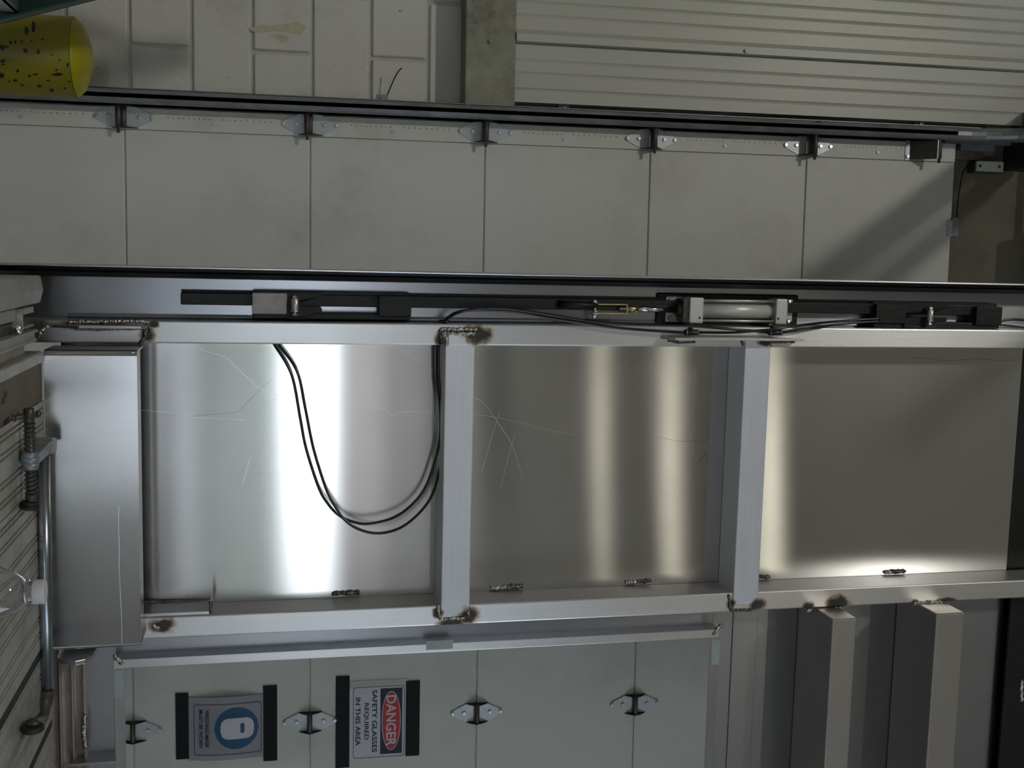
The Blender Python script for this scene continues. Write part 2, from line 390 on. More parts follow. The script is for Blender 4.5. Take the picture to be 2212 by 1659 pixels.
# front wall: painted block up to 2.39 m left of the door, steel siding above, header over the door
JX = -0.50
w = MB(); w.box(RX0, JX, YW+.006, YW+.3, 0, 2.40)
w.box(RX0, JX, YW+.03, YW+.3, 2.40, RZ); w.box(RX1-2.2, RX1, YW, YW+.3, 0, RZ)
w.box(JX-.1, RX1-2.1, YW+.3, YW+.34, 0, RZ)
w.mi = 1
course, blen = .2032, .4064
zoff = 1.22+.006 - 6*course
k = 0
for r in range(-1, 12):
    z0 = zoff + r*course; z1 = z0+course
    xs = -0.753 + (0.0 if r % 2 == 0 else blen/2)
    x = xs + blen*4
    while x > RX0:
        a, b_ = max(x-blen, RX0), min(x, JX)
        if b_-a > .03 and min(z1, 2.40)-max(z0, 0) > .03:
            w.box(a+.006, b_-.006 if b_ < JX else b_, YW-.004, YW+.02, max(z0+.006, 0), min(z1-.006, 2.40), .005, 1)
        x -= blen
# worn patch of bare block
pts = [(538, 60), (570, 53), (578, 57), (612, 52), (645, 47), (661, 57), (650, 77), (622, 69), (590, 67), (560, 71), (541, 66)]
w.mi = 2
w.prism([(pW(x, y, YW-.004).x, pW(x, y, YW-.004).z) for x, y in pts], YW-.0052, YW-.003, 'y')
w.prism([(pW(x, y, YW-.004).x, pW(x, y, YW-.004).z) for x, y in [(580, 78), (600, 74), (624, 78), (620, 90), (606, 92), (596, 83)]], YW-.005, YW-.003, 'y')
struct(w, 'wall_front', [M['mortar'], M['block'], M['bare']])
struct(MB().box(JX, RX1-2.2, YW, YW+.3, 4.29, RZ).box(JX, JX+.2, YW, YW+.3, 4.25, 4.3), 'wall_front_header', M['header'])
# flashing board between block and siding
struct(MB().box(RX0, -.585, YW-.125, YW+.03, 2.36, 2.378, .003).box(RX0, -.585, YW-.11, YW+.03, 2.372, 2.54, .004).cyl((-.81, YW-.11, 2.45), (-.81, YW-.118, 2.45), .008), 'trim_1', M['flash'])
# ribbed steel siding
prof = []; xs = -.628
def sx(y, z=1100): return pW(z, y, YW-.092).x
prof = [(sx(219), YW-.092)]
for y, dp in ((191, 0), (156, 0), (128, 0)):
    x = sx(y); prof += [(x+.007, YW-.092), (x, YW-.0885), (x-.006, YW-.092)]
prof += [(sx(94), YW-.092), (sx(91.5), YW-.0885), (sx(90), YW-.118), (sx(74), YW-.118), (sx(61), YW-.092)]
for y in (30, 1): x = sx(y); prof += [(x+.007, YW-.092), (x, YW-.0885), (x-.006, YW-.092)]
x = sx(1)-.045
while x > RX0+.3:
    prof += [(x+.007, YW-.092), (x, YW-.0885), (x-.006, YW-.092)]; x -= .047
    prof += [(x+.007, YW-.092), (x, YW-.0885), (x-.006, YW-.092)]; x -= .05
    prof += [(x, YW-.092), (x-.006, YW-.118), (x-.026, YW-.118), (x-.05, YW-.092)]; x -= .09
prof += [(RX0, YW-.092), (RX0, YW+.03), (sx(219), YW+.03)]
sd = MB(); sd.prism(prof, 2.541, RZ, 'z'); sd.mi = 1
sd.cyl((pW(1611, 110, YW-.118).x, YW-.118, pW(1611, 110, YW-.118).z), (pW(1611, 110, YW-.118).x, YW-.126, pW(1611, 110, YW-.118).z), .007)
struct(sd, 'trim_2', [M['siding'], M['zincd']])
# wooden jamb and its packing behind the track
j = MB(); j.box(-.64, JX+.02, YW-.045, YW+.02, 2.5, 4.42, .003)
struct(j, 'trim_3', M['brown'])

# ------------------------------------------------------------ overhead door
DX0, DX1 = -.532, 3.75
door = thing('door_1', (1.6, YD, 0), 'closed white sectional overhead door with six visible joints', 'door', kind='structure')
for i in range(7):
    z0, z1 = Z1[i], Z1[i+1]
    pn = MB(); g = .0022
    pn.box(DX0+.072, DX1, YD, YD+.05, z0+g, z1-g, .003); pn.box(DX0+.06, DX1, YD+.008, YD+.045, z0, z1)
    pn.build('door_section', M['door'], door)
    st = MB(); st.box(DX0, DX0+.0705, YD-.0015, YD+.05, z0+g, z1-g, .0015)
    st.mi = 1
    zc = .5*(z0+z1)
    st.cyl((DX0+.045, YD-.0015, zc-.02), (DX0+.045, YD-.006, zc-.02), .006, 8)
    st.mi = 2
    for k in range(9): st.cyl((DX0+.028+.001*(k % 2), YD-.0014, z1-.13-.02*k), (DX0+.028, YD-.0021, z1-.13-.02*k), .0022, 6)
    for k in range(9): st.cyl((DX0+.028+.001*(k % 2), YD-.0014, z0+.14+.017*k), (DX0+.028, YD-.0021, z0+.14+.017*k), .0022, 6)
    st.build('end_stile', [M['stile'], M['zinc'], M['dark']], door)
def leaf(mb, x, y, z, s, L=.085, hw=.036, tip=.012):       # a pointed hinge leaf, s = +1 up, -1 down
    pts = [(x-hw, z+s*.004), (x-hw, z+s*.036)]
    for k in range(7):
        a = PI*(k/6); pts.append((x-tip*math.cos(a), z+s*(L+tip*.9*math.sin(a))))
    pts += [(x+hw, z+s*.036), (x+hw, z+s*.004)]
    mb.prism(pts, y-.003, y, 'y', .0006)
def ears(mb, x, y, z, out, hw=.036):
    for s in (-1, 1):
        mb.prism([(y, z-.04), (y-.012, z-.03), (y-out-.009, z-.011), (y-out-.011, z), (y-out-.009, z+.011), (y-.012, z+.034), (y, z+.044)], x+s*(hw-.001)-.0012, x+s*(hw-.001)+.0012, 'x')
HZ = Z1[1:7]
def hinge(x, z, out, roller, shift):
    y = YD-.002
    h = thing('door_hinge', (x, y, z)); h.parent = door; h.location = Vector((x, y, z))-Vector(door['_o'])
    a = MB(); leaf(a, x, y, z, -1); a.build('lower_leaf', M['zinc'], h)
    a = MB(); leaf(a, x, y, z, 1); a.build('upper_leaf', M['zinc'], h)
    a = MB(); ears(a, x, y, z, out); a.build('side_ears', M['darker'], h)
    a = MB(); a.cyl((x-.038, y-out*.6 if roller else y-out, z), (x+.038, y-out*.6 if roller else y-out, z), .009, 14, bev=.001)
    if not roller: a.cyl((x-.041, y-out, z), (x+.041, y-out, z), .005, 10)
    a.build('knuckle', M['dark'], h)
    for q in (-.088, -.046, .05, .09):
        a = MB(); a.cyl((x, y-.003, z+q), (x, y-.009, z+q), .0072, 8, bev=.0012); a.build('bolt', M['bolt'], h)
    if roller:
        a = MB(); a.cyl((x-.075, y-out-.004, z+shift), (x+.056, y-out-.004, z+shift), .0055, 14, bev=.001)
        a.cyl((x-.034, y-out-.004, z+shift), (x+.034, y-out-.004, z+shift), .0095, 14, bev=.001)
        a.build('roller_shaft', M['dark'], h)
        a = MB(); a.cyl((x-.082, y-out-.004, z+shift), (x-.062, y-out-.004, z+shift), .022, 20, bev=.003); a.build('roller', M['darker'], h)
    return h
for i, z in enumerate(HZ[:6]):
    if i == 0: continue
HR = [(z, .022+.006*i, -.019+.0045*i) for i, z in enumerate(HZ)]
for z, out, sh in HR[:6]:
    if z < 3.9: hinge(-.5, z, out, True, sh)
for z in HZ[1:5]: hinge(1.62, z, .017, False, 0)
# top roller bracket
tb = thing('top_bracket', (-.5, YD-.002, 4.02)); tb.parent = door; tb.location = Vector((-.5, YD-.002, 4.02))-Vector(door['_o'])
zb = pW(1958, 320, YD).z
a = MB(); a.box(-.535, -.462, YD-.005, YD-.002, zb-.006, zb+.012, .0006); a.build('bracket_foot', M['zinc'], tb)
a = MB(); a.hexa([(-.533, YD-.005, zb+.012), (-.464, YD-.005, zb+.012), (-.464, YD-.07, zb+.085), (-.533, YD-.07, zb+.085), (-.533, YD-.002, zb+.012), (-.464, YD-.002, zb+.012), (-.464, YD-.067, zb+.089), (-.533, YD-.067, zb+.089)])
a.build('bracket_arm', M['dark'], tb)
a = MB(); a.box(-.533, -.464, YD-.075, YD-.06, zb+.085, zb+.089); a.build('bracket_lip', M['zinc'], tb)
a = MB(); a.cyl((-.575, YD-.068, zb+.097), (-.449, YD-.068, zb+.097), .0055, 14); a.cyl((-.533, YD-.068, zb+.097), (-.464, YD-.068, zb+.097), .009, 14, bev=.001); a.build('roller_shaft', M['dark'], tb)
for x in (-.52, -.476):
    a = MB(); a.cyl((x, YD-.005, zb+.003), (x, YD-.011, zb+.003), .007, 8, bev=.001); a.build('bolt', M['bolt'], tb)

# ------------------------------------------------------------ door track
trk = thing('door_track', (-.57, 3.93, 0), 'galvanised curved door track running up the left door edge', 'track')
zc0, zc1, RR = 0.05, 4.22, .42
# channel profile: (offset across X, offset in depth from the wall side, towards the room is negative)
prof = [(-.534, -.070), (-.540, -.079), (-.552, -.085), (-.566, -.085), (-.578, -.077), (-.582, -.064), (-.582, -.022), (-.576, -.008), (-.556, 0.0), (-.536, 0.0)]
path = [(0, zc0, 0), (0, zc1, 0)]
YT = YD-.002
path = [('v', zc0), ('v', zc1)]
rings = []
def track_frame():
    fr = []
    for z in (zc0, 1.0, 2.0, 3.0, zc1): fr.append((Vector((0, YT, z)), Vector((0, -1, 0))))
    for k in range(1, 13):
        a = (PI/2)*k/12
        c = Vector((0, YT-.085-RR, zc1))
        fr.append((c + Vector((0, math.cos(a)*(RR+.085), math.sin(a)*(RR+.085))), Vector((0, -math.cos(a), -math.sin(a)))))
    fr.append((Vector((0, 1.0, zc1+RR+.085)), Vector((0, 0, -1))))
    return fr
t = bmesh.new(); rings = []
for p, nrm in track_frame():
    o1 = [p + Vector((x, 0, 0)) + nrm*(-d) for x, d in prof]
    rings.append([t.verts.new(q) for q in o1])
for A, B in zip(rings, rings[1:]):
    for k in range(len(prof)-1): t.faces.new((A[k], A[k+1], B[k+1], B[k]))
bmesh.ops.solidify(t, geom=t.faces[:], thickness=.002)
bmesh.ops.recalc_face_normals(t, faces=t.faces)
a = MB(); a._take(t, False); a.build('track_channel', M['track'], trk)
a = MB(); a.box(-.592, -.589, YT-.03, YW-.03, .1, 4.35).box(-.592, -.55, YW-.048, YW-.045, .1, 4.35).box(-.592, -.58, YT-.02, YT-.016, .1, 4.2); a.build('track_angle', M['zincd'], trk)
for px in (823, 1210, 1545, 1970):
    z = pW(px, 240, YW).z
    a = MB(); a.box(-.618, -.585, YW-.062, YW-.05, z-.02, z+.02, .001).cyl((-.604, YW-.062, z), (-.604, YW-.072, z), .006, 6); a.build('track_clip', M['zincd'], trk)
a = MB(); a.box(-.534, pW(2100, 325, YT).x, YT+.004, YT+.03, 4.29, pW(2150, 320, YT).z, .001); a.box(-.582, -.534, YT-.0, YT+.03, 4.1, 4.55, .001); a.build('flag_bracket', M['zincd'], trk)
a = MB(); a.box(-.60, -.44, YT-.12, YT+.05, 4.50, 4.60, .004); a.build('bearing_plate', M['darker'], trk)
a = MB(); a.box(-.60, -.58, 2.0, YT+.06, 4.56, 4.63, .002).box(-.66, -.58, 2.0, YT+.06, 4.54, 4.56, .002); a.build('punched_angle', M['zincd'], trk)
# torsion spring over the door
sp = thing('torsion_spring', (-.2, 3.84, 4.70), 'black coiled torsion spring above the overhead door', 'spring')
pts = []
for k in range(24*34):
    a_ = 2*PI*k/24; pts.append((-.25+k*(1.0/(24*34)), 3.84+.07*math.cos(a_), 4.70+.07*math.sin(a_)))
a = MB(); a.tube(pts, .014, 6); a.build('coil', M['darker'], sp)
a = MB(); a.cyl((-.6, 3.84, 4.70), (2.6, 3.84, 4.70), .016); a.build('shaft', M['dark'], sp)
# cable beside the track
pts = [pW(x, y, YW-.075) for x, y in [(-60, 198), (100, 195), (250, 193), (420, 200), (660, 211), (840, 222), (960, 223), (1050, 230), (1250, 236), (1420, 243), (1560, 246), (1700, 251), (1900, 257), (2100, 265), (2130, 268)]]
o = MB().tube(smooth_path(pts, 6), .0028, 6).build('sensor_cable', M['rubber'], origin=None); tag(o, 'thin black cable strung up beside the left door track', 'cable')
# sensor box, its cable and the door contact
p0, p1 = pW(2108, 347, 4.0), pW(2167, 374, 4.0)
jb = thing('junction_box', (p0.x, YW, p0.z), 'small grey junction box on the brown wall over the door', 'junction box')
a = MB(); a.box(p0.x, p1.x, YW-.055, YW, p0.z, p1.z, .004); a.build('box_body', M['dark'], jb)
a = MB(); a.box(p0.x, p1.x-.004, YW-.062, YW-.055, p0.z+.004, p1.z, .003); a.build('box_lid', M['boxgrey'], jb)
for q in (.012, .095):
    a = MB(); a.cyl(((p0.x+p1.x)/2-.002, YW-.062, p0.z+q+.006), ((p0.x+p1.x)/2-.002, YW-.065, p0.z+q+.006), .0055, 8); a.build('screw', M['dark'], jb)
pts = [pW(x, y, 4.02) for x, y in [(2110, 350), (2098, 352), (2085, 364), (2078, 380), (2073, 410), (2069, 440), (2067, 475)]]
o = MB().tube(smooth_path(pts, 6), .0032, 6).build('contact_cable', M['rubber']); tag(o, 'short black cable from grey junction box down to door contact', 'cable')
q0, q1 = pW(2058, 470, 4.0), pW(2072, 511, 4.0)
dc = thing('door_contact', (q0.x, YW, q0.z), 'grey magnetic door contact at the top edge of the door', 'sensor')
a = MB(); a.box(q0.x, q1.x, YW-.055, YW, q0.z+.004, q1.z, .003).cyl((q1.x-.015, YW-.055, .5*(q0.z+q1.z)), (q1.x-.015, YW-.057, .5*(q0.z+q1.z)), .004, 8); a.build('switch_body', M['zincd'], dc)
r0, r1 = pW(2045, 476, YD), pW(2053, 511, YD)
a = MB(); a.box(r0.x, r1.x, YD-.004, YD-.0015, r0.z, r1.z+.004, .0006); a.build('mounting_strip', M['zinc'], dc)
for f in (.25, .62, .9):
    a = MB(); a.cyl((r0.x+(r1.x-r0.x)*f, YD-.004, (r0.z+r1.z)/2+.003), (r0.x+(r1.x-r0.x)*f, YD-.008, (r0.z+r1.z)/2+.003), .004, 8); a.build('screw', M['bolt'], dc)
# stray wires
for pts, lab in (([(2140, 265), (2139, 215), (2138, 195), (2142, 175)], 'stiff black wire sticking out beside the top of the track'),
                 ([(832, 217), (845, 185), (858, 158), (868, 147)], 'thin stiff wire standing off the painted block wall')):
    o = MB().tube(smooth_path([pW(x, y, YW-.03-.02*i) for i, (x, y) in enumerate(pts)], 5), .0022, 6).build('loose_wire', M['rubber']); tag(o, lab, 'wire')

# ------------------------------------------------------------ signs on the door
def text(body, size, loc, mat, parent, name='lettering', width=None, bold=0.0, y=None):
    cu = bpy.data.curves.new('t', 'FONT'); cu.body = body; cu.size = 1.0; cu.align_x = 'CENTER'; cu.align_y = 'CENTER'; cu.offset = bold; cu.resolution_u = 3
    tmp = bpy.data.objects.new('t', cu); C.objects.link(tmp); bpy.context.view_layer.update()
    dg = bpy.context.evaluated_depsgraph_get(); me = bpy.data.meshes.new_from_object(tmp.evaluated_get(dg))
    bpy.data.objects.remove(tmp); bpy.data.curves.remove(cu)
    xs = [v.co.x for v in me.vertices]; zs = [v.co.y for v in me.vertices]
    w0 = max(xs)-min(xs); s = (width/w0) if width else 1.0
    hgt = max(zs)-min(zs); cz = .5*(max(zs)+min(zs)); cx = .5*(max(xs)+min(xs)); sh = size/hgt
    for v in me.vertices: v.co = Vector(((v.co.x-cx)*s, 0, (v.co.y-cz)*sh))
    me.name = name; me.materials.clear(); me.materials.append(mat)
    ob = bpy.data.objects.new(name, me); C.objects.link(ob); ob.parent = parent; ob.location = Vector(loc)-Vector(parent['_o'])
    return ob
def ring_poly(x0, x1, z0, z1, r, n=6):
    out = []
    for cx, cz, a0 in ((x1-r, z1-r, 0), (x0+r, z1-r, PI/2), (x0+r, z0+r, PI), (x1-r, z0+r, 1.5*PI)):
        for k in range(n+1): a = a0+PI/2*k/n; out.append((cx+r*math.cos(a), cz+r*math.sin(a)))
    return out
def frame_line(mb, x0, x1, z0, z1, r, w, y):
    A = ring_poly(x0, x1, z0, z1, r); B = ring_poly(x0+w, x1-w, z0+w, z1-w, r-w*.5)
    t = bmesh.new(); va = [t.verts.new((x, y, z)) for x, z in A]; vb = [t.verts.new((x, y, z)) for x, z in B]; n = len(A)
    for k in range(n): t.faces.new((va[k], va[(k+1) % n], vb[(k+1) % n], vb[k]))
    mb._take(t)
def flat(mb, poly, y): 
    mb.prism(poly, y-.0002, y, 'y')
YS = YD-.003
# danger sign
s = thing('safety_glasses_sign', (1.635, YD, 2.075), 'DANGER sign asking for safety glasses, taped to the white door', 'sign')
def SP(px, py): q = pW(px, py, YS); return q.x, q.z
ax, az = SP(757, 1481); bx, bz = SP(877, 1636)
x0, x1 = ax, bx; z0, z1 = az-.012, bz+.012
a = MB(); a.box(x0, x1, YS-.0008, YD, z0, z1); a.build('paper', M['paper'], s)
a = MB(); fx0, fz0 = SP(763, 1485); fx1, fz1 = SP(873, 1632)
frame_line(a, fx0, fx1, fz0, fz1, .012, .002, YS-.0012); a.build('border', M['ink'], s)
a = MB(); cx0, cz0 = SP(822, 1487); cx1, cz1 = SP(868, 1626); flat(a, [(cx0, cz0), (cx1, cz0), (cx1, cz1), (cx0, cz1)], YS-.0012); a.build('banner', M['ink'], s)
ox, oz = SP(845, 1556)
rx, rz = .5*(SP(845, 1620)[0]-SP(845, 1493)[0]), .5*(SP(865, 1556)[1]-SP(824, 1556)[1])
ov = lambda k: [(ox+rx*k*math.copysign(abs(math.cos(t*2*PI/40))**.95, math.cos(t*2*PI/40)), oz+rz*(k if k == 1 else k-.0)*math.copysign(abs(math.sin(t*2*PI/40))**.95, math.sin(t*2*PI/40))) for t in range(40)]
a = MB(); flat(a, ov(1.0), YS-.0015); a.build('oval_rim', M['paper'], s)
a = MB(); flat(a, [(ox+(x-ox)*.975, oz+(z-oz)*.93) for x, z in ov(1.0)], YS-.0018); a.build('oval', M['red'], s)
text('DANGER', .0365, (ox, YS-.0023, oz-.0005), M['paper'], s, 'lettering', 2*rx*.86, .02)
for body, xl, ya, yb, in (('SAFETY GLASSES', 809, 1490, 1625), ('REQUIRED', 791, 1518.5, 1598), ('IN THIS AREA', 773, 1507, 1611)):
    xa, zz = SP(xl, .5*(ya+yb)); wd = SP(xl, yb)[0]-SP(xl, ya)[0]
    text(body, .0185, (xa, YS-.0014, zz), M['ink'], s, 'lettering', wd, .022)
for (pa, pb, ya, yb) in ((725.5, 754.5, 1461.5, 1657), (877, 905.5, 1471.5, 1631)):
    a = MB(); qa = SP(pa, ya); qb = SP(pb, yb); a.box(qa[0], qb[0], YS-.0026, YS-.0006, qa[1], qb[1], .0002); a.build('tape_strip', M['tape'], s)
a = MB(); qa = SP(755, 1472); qb = SP(880, 1482); a.box(qa[0], qb[0], YS-.001, YS-.0004, qa[1], qb[1]); a.build('clear_tape', M['cleartape'], s)
# welding mask sign
s = thing('welding_mask_sign', (1.63, YD, 1.545), 'blue welding mask sign taped to the white door', 'sign')
a = MB(); t = bmesh.new(); ny = 12
ax, az = SP(405, 1507); bx, bz = SP(572, 1633)
grid = []
for k in range(ny+1):
    f = k/ny; z = az+(bz-az)*f; y = YS-.001-.016*math.sin(PI*min(1, f*1.0))**1.2
    grid.append((t.verts.new((ax, y, z)), t.verts.new((bx, y, z))))
bow = lambda z: YS-.001-.016*math.sin(PI*min(1, max(0, (z-az)/(bz-az))))**1.2
for g0, g1 in zip(grid, grid[1:]): t.faces.new((g0[0], g0[1], g1[1], g1[0]))
bmesh.ops.solidify(t, geom=t.faces[:], thickness=.0006); a._take(t); a.build('paper', M['paper'], s)
def bend(ob, d):                                     # lay a printed shape on the bowed paper
    me = ob.data; bm = bmesh.new(); bm.from_mesh(me)
    bmesh.ops.triangulate(bm, faces=bm.faces[:])
    bmesh.ops.subdivide_edges(bm, edges=[e for e in bm.edges if e.calc_length() > .012], cuts=3, use_grid_fill=True)
    off = ob.matrix_basis.translation + Vector(s['_o'])
    for v in bm.verts: v.co.y = bow((v.co+off).z)-d-off.y
    bm.to_mesh(me); bm.free(); return ob
fx0, fz0 = SP(418.5, 1521); fx1, fz1 = SP(565, 1622)
a = MB(); t = bmesh.new()
A = ring_poly(fx0, fx1, fz0, fz1, .011); B = ring_poly(fx0+.002, fx1-.002, fz0+.002, fz1-.002, .010)
def dens(P):
    out = []
    for i in range(len(P)):
        p, q = P[i], P[(i+1) % len(P)]
        for k in range(6): out.append((p[0]+(q[0]-p[0])*k/6, p[1]+(q[1]-p[1])*k/6))
    return out
A, B = dens(A), dens(B); va = [t.verts.new((x, bow(z)-.0012, z)) for x, z in A]; vb = [t.verts.new((x, bow(z)-.0012, z)) for x, z in B]
for k in range(len(A)): t.faces.new((va[k], va[(k+1) % len(A)], vb[(k+1) % len(A)], vb[k]))
a._take(t); a.build('border', M['ink'], s)
def bowed(poly, d, mat, name):
    a = MB(); t = bmesh.new(); P = poly
    zs_ = sorted(set([min(z for x, z in P)+ (max(z for x, z in P)-min(z for x, z in P))*k/28 for k in range(29)]))
    rows = []
    for z in zs_:
        xsx = []
        for i in range(len(P)):
            (xa, za), (xb, zb_) = P[i], P[(i+1) % len(P)]
            if (za-z)*(zb_-z) <= 0 and abs(zb_-za) > 1e-9: xsx.append(xa+(xb-xa)*(z-za)/(zb_-za))
        if xsx: rows.append((t.verts.new((min(xsx), bow(z)-d, z)), t.verts.new((max(xsx), bow(z)-d, z))))
    for r0_, r1_ in zip(rows, rows[1:]): t.faces.new((r0_[0], r0_[1], r1_[1], r1_[0]))
    a._take(t); return a.build(name, mat, s)
mx, mz = SP(511.5, 1569.5); rad_x = .5*(SP(511, 1614)[0]-SP(511, 1525)[0]); rad_z = .5*(SP(559, 1569)[1]-SP(464, 1569)[1])
bowed([(mx+rad_x*math.cos(2*PI*k/48), mz+rad_z*math.sin(2*PI*k/48)) for k in range(48)], .0014, M['blue'], 'blue_disc')
gx0, gz0 = SP(477, 1549); gx1, gz1 = SP(549, 1590)
bowed(ring_poly(gx0, gx1, gz0, gz1, .028, 10), .0024, M['paper'], 'mask_outline')
gx0, gz0 = SP(520, 1558.5); gx1, gz1 = SP(528.5, 1579)
bowed(ring_poly(gx0, gx1, gz0, gz1, .006), .0034, M['blue'], 'mask_window')
for body, xl, ya, yb in (('WELDING MASK', 448, 1531, 1612.5), ('MUST BE WORN', 434.5, 1531, 1612.5)):
    xa, zz = SP(xl, .5*(ya+yb)); wd = SP(xl, yb)[0]-SP(xl, ya)[0]
    o = text(body, .0135, (xa, bow(zz)-.0036, zz), M['ink'], s, 'lettering', wd, .018)
for (pa, pb, ya, yb) in ((379, 408.5, 1498, 1638.5), (568.5, 599, 1481.5, 1642)):
    a = MB(); qa = SP(pa, ya); qb = SP(pb, yb); a.box(qa[0], qb[0], YS-.0032, YS+.0005, qa[1], qb[1], .0002); a.build('tape_strip', M['tape'], s)

# ------------------------------------------------------------ bollard and ladder
bc = pW(0, 116, 3.45); BX, BY = bc.x, 3.45; zr = pW(152, 116, BY-.1).z
bo = thing('bollard', (BX, BY, 0), 'chipped yellow steel bollard with domed top by the block wall', 'bollard')
R = .1125
a = MB(); a.lathe([(R, 0), (R, zr-.004), (R-.002, zr), (R*.985, zr)], (BX, BY, 0), 48)
pa_ = a
a = MB(); a.lathe([(R*.985, zr-.002), (R*.97, zr+.002), (R*.85, zr+.015), (R*.66, zr+.026), (R*.4, zr+.036), (R*.15, zr+.041), (0, zr+.042)], (BX, BY, 0), 48); a.build('domed_cap', M['yellow_lit'], bo)
a = pa_; a.mi = 1; rnd = random.Random(4)
chips = [(58, 67, 5, 10), (73, 58, 4.5, 14), (4, 102, 6, 7), (15, 101, 4, 3), (23, 92, 4, 4), (33, 91, 2.5, 5), (47, 90, 3, 4), (6, 132, 4.5, 4), (7, 139, 4, 2.5), (38, 153, 4, 4), (64, 164, 4, 3), (4, 163, 7, 7), (33, 174, 5, 3), (77, 161, 6, 2.5), (124, 161, 12, 3.2), (146, 140, 3.5, 4.5), (129, 130, 3, 2), (122, 151, 2.5, 3), (113, 118, 3, 1.5), (20, 176, 3, 2), (48, 184, 4, 2), (104, 174, 4, 2), (85, 186, 5, 3), (112, 195, 5, 4), (140, 191, 3.5, 2), (68, 88, 3, 2), (91, 85, 3, 2), (150, 176, 3, 1.6), (55, 110, 4.5, 6), (83, 112, 3.2, 7)]
def on_post(px, py):
    d = _ray(px, py, AW); ox_, oy_ = EYE.x-BX, EYE.y-BY
    A_ = d.x**2+d.y**2; B_ = 2*(ox_*d.x+oy_*d.y); C_ = ox_**2+oy_**2-(R+.0008)**2; D_ = B_*B_-4*A_*C_
    if D_ < 0: return None
    return EYE + d*((-B_-math.sqrt(D_))/(2*A_))
for px, py, hw, hh in chips:
    t = bmesh.new(); n = 11; vv = []
    for k in range(n):
        f = rnd.uniform(.7, 1.15); q = on_post(px+hw*f*math.cos(2*PI*k/n), py+hh*f*math.sin(2*PI*k/n))
        if q is not None and q.z < zr-.003: vv.append(t.verts.new(q))
    if len(vv) > 3: t.faces.new(vv)
    a._take(t)
a.build('post', [M['yellow'], M['chip']], bo)

LY = 2.90
A0 = pW(0, 51, LY); A1 = pW(205, 0, LY); dl = (A1-A0).normalized(); pl = Vector((-dl.z, 0, dl.x))     # up the rail, and towards its hidden side
ld = thing('stepladder', (A0.x-dl.x*A0.z/dl.z, LY, 0), 'green fibreglass stepladder with aluminium steps beside the yellow bollard', 'stepladder')
def rail(y, flip):
    a = MB(); b0 = A0-dl*(A0.z/dl.z); b0.y = y; b1 = b0+dl*2.6
    def bar(o0, o1, ya, yb):
        P = []
        for yy in (ya, yb):
            P += [b0+pl*o0+Vector((0, yy, 0)), b1+pl*o0+Vector((0, yy, 0)), b1+pl*o1+Vector((0, yy, 0)), b0+pl*o1+Vector((0, yy, 0))]
        a.hexa(P, .001)
    bar(0, .085, 0, .006); bar(0, .006, -.03 if flip else 0, .006 if flip else .036); bar(.079, .085, -.03 if flip else 0, .006 if flip else .036)
    a.build('side_rail', M['green'], ld)
rail(LY, True); rail(LY-.45, False)
sl = (pW(20, 15, LY-.05)-A0).dot(dl)
for k in range(-4, 5):
    s0 = sl+k*.305; b0 = A0+dl*s0
    if b0.z < .1 or b0.z > 2.4: continue
    a = MB()
    for (o0, o1, h0, h1) in ((.012, .085, 0, .004), (.012, .016, -.03, .004), (.08, .085, -.03, .004)):
        P = []
        ux = Vector((-1, 0, .0)); uz = Vector((0, 0, 1))
        for yy in (LY-.44, LY-.004):
            q = Vector((b0.x, yy, b0.z))
            P += [q+ux*o0+uz*h0, q+ux*o1+uz*h0, q+ux*o1+uz*h1, q+ux*o0+uz*h1]
        a.hexa(P)
    for g in range(7):
        q = Vector((b0.x-.022-.009*g, 0, b0.z+.004)); a.box(q.x-.002, q.x+.002, LY-.44, LY-.006, q.z, q.z+.002)
    a.cyl((b0.x-.03, LY-.008, b0.z-.014), (b0.x-.03, LY-.013, b0.z-.014), .005, 10, bev=.001)
    a.build('step', M['zinc'], ld)
for y in (LY, LY-.45):
    a = MB(); b0 = A0-dl*(A0.z/dl.z); top = b0+dl*2.5; ft = b0+Vector((-1.55, 0, 0))
    a.tube([Vector((ft.x, y+.02, 0)), Vector((top.x-.05, y+.02, top.z))], .018, 8); a.build('rear_leg', M['green'], ld)

# ------------------------------------------------------------ truck body: aluminium deck
WD = -.472
def deck_n(px): d = _ray(px, 800, AT); return WD*d.y/d.z
def deck_u(py, px=0):
    d = _ray(px, py, AT); return WD*d.x/d.z
ND = 2.535
dk = thing('truck_deck', (.7, 1.8, WD), 'worn ribbed aluminium truck deck with dark grooves at the frame foot', 'truck deck', truck=True)
b0, b1, b2 = deck_u(605), deck_u(641), deck_u(676)
a = MB(); a.prism([(b0, WD-.09), (b0, WD-.006), (b0+.002, WD-.002), (b1, WD+.003), (b2-.002, WD-.004), (b2, WD-.008), (b2, WD-.09)], .7, ND+.005, 'y'); 
a.build('edge_beam', M['deckal'], dk)
c0, c1 = deck_u(679), deck_u(708)
a = MB(); a.box(c0, c1, .7, deck_n(52), WD-.06, WD-.012, .003); a.build('square_tube', M['deckal'], dk)
n0, n1 = deck_n(53), deck_n(77)
a = MB(); uA, uB = deck_u(667, 53), deck_u(711, 53)
a.box(uA, uB, n0, n0+.006, WD-.05, WD-.001, .001).box(uA, uA+.012, n0, n1, WD-.05, WD-.001, .001).box(uB-.004, uB, n0, n1, WD-.05, WD-.001, .001).box(uA, uB, n0, n1, WD-.05, WD-.04); a.build('tube_socket', M['deckal'], dk)
a = MB(); q = pT(45, 710, deck_n(45)); a.lathe([(.011, 0), (.011, .004), (.007, .009), (0, .011)], (q.x, q.y, WD-.004), 12); a.build('screw', M['bolt'], dk)
g0, g1, g2, g3 = deck_u(712), deck_u(738), deck_u(768), deck_u(797)
a = MB(); a.box(g0, g1, .7, ND-.06, WD-.06, WD-.02, .002); a.build('gutter', M['dark'], dk)
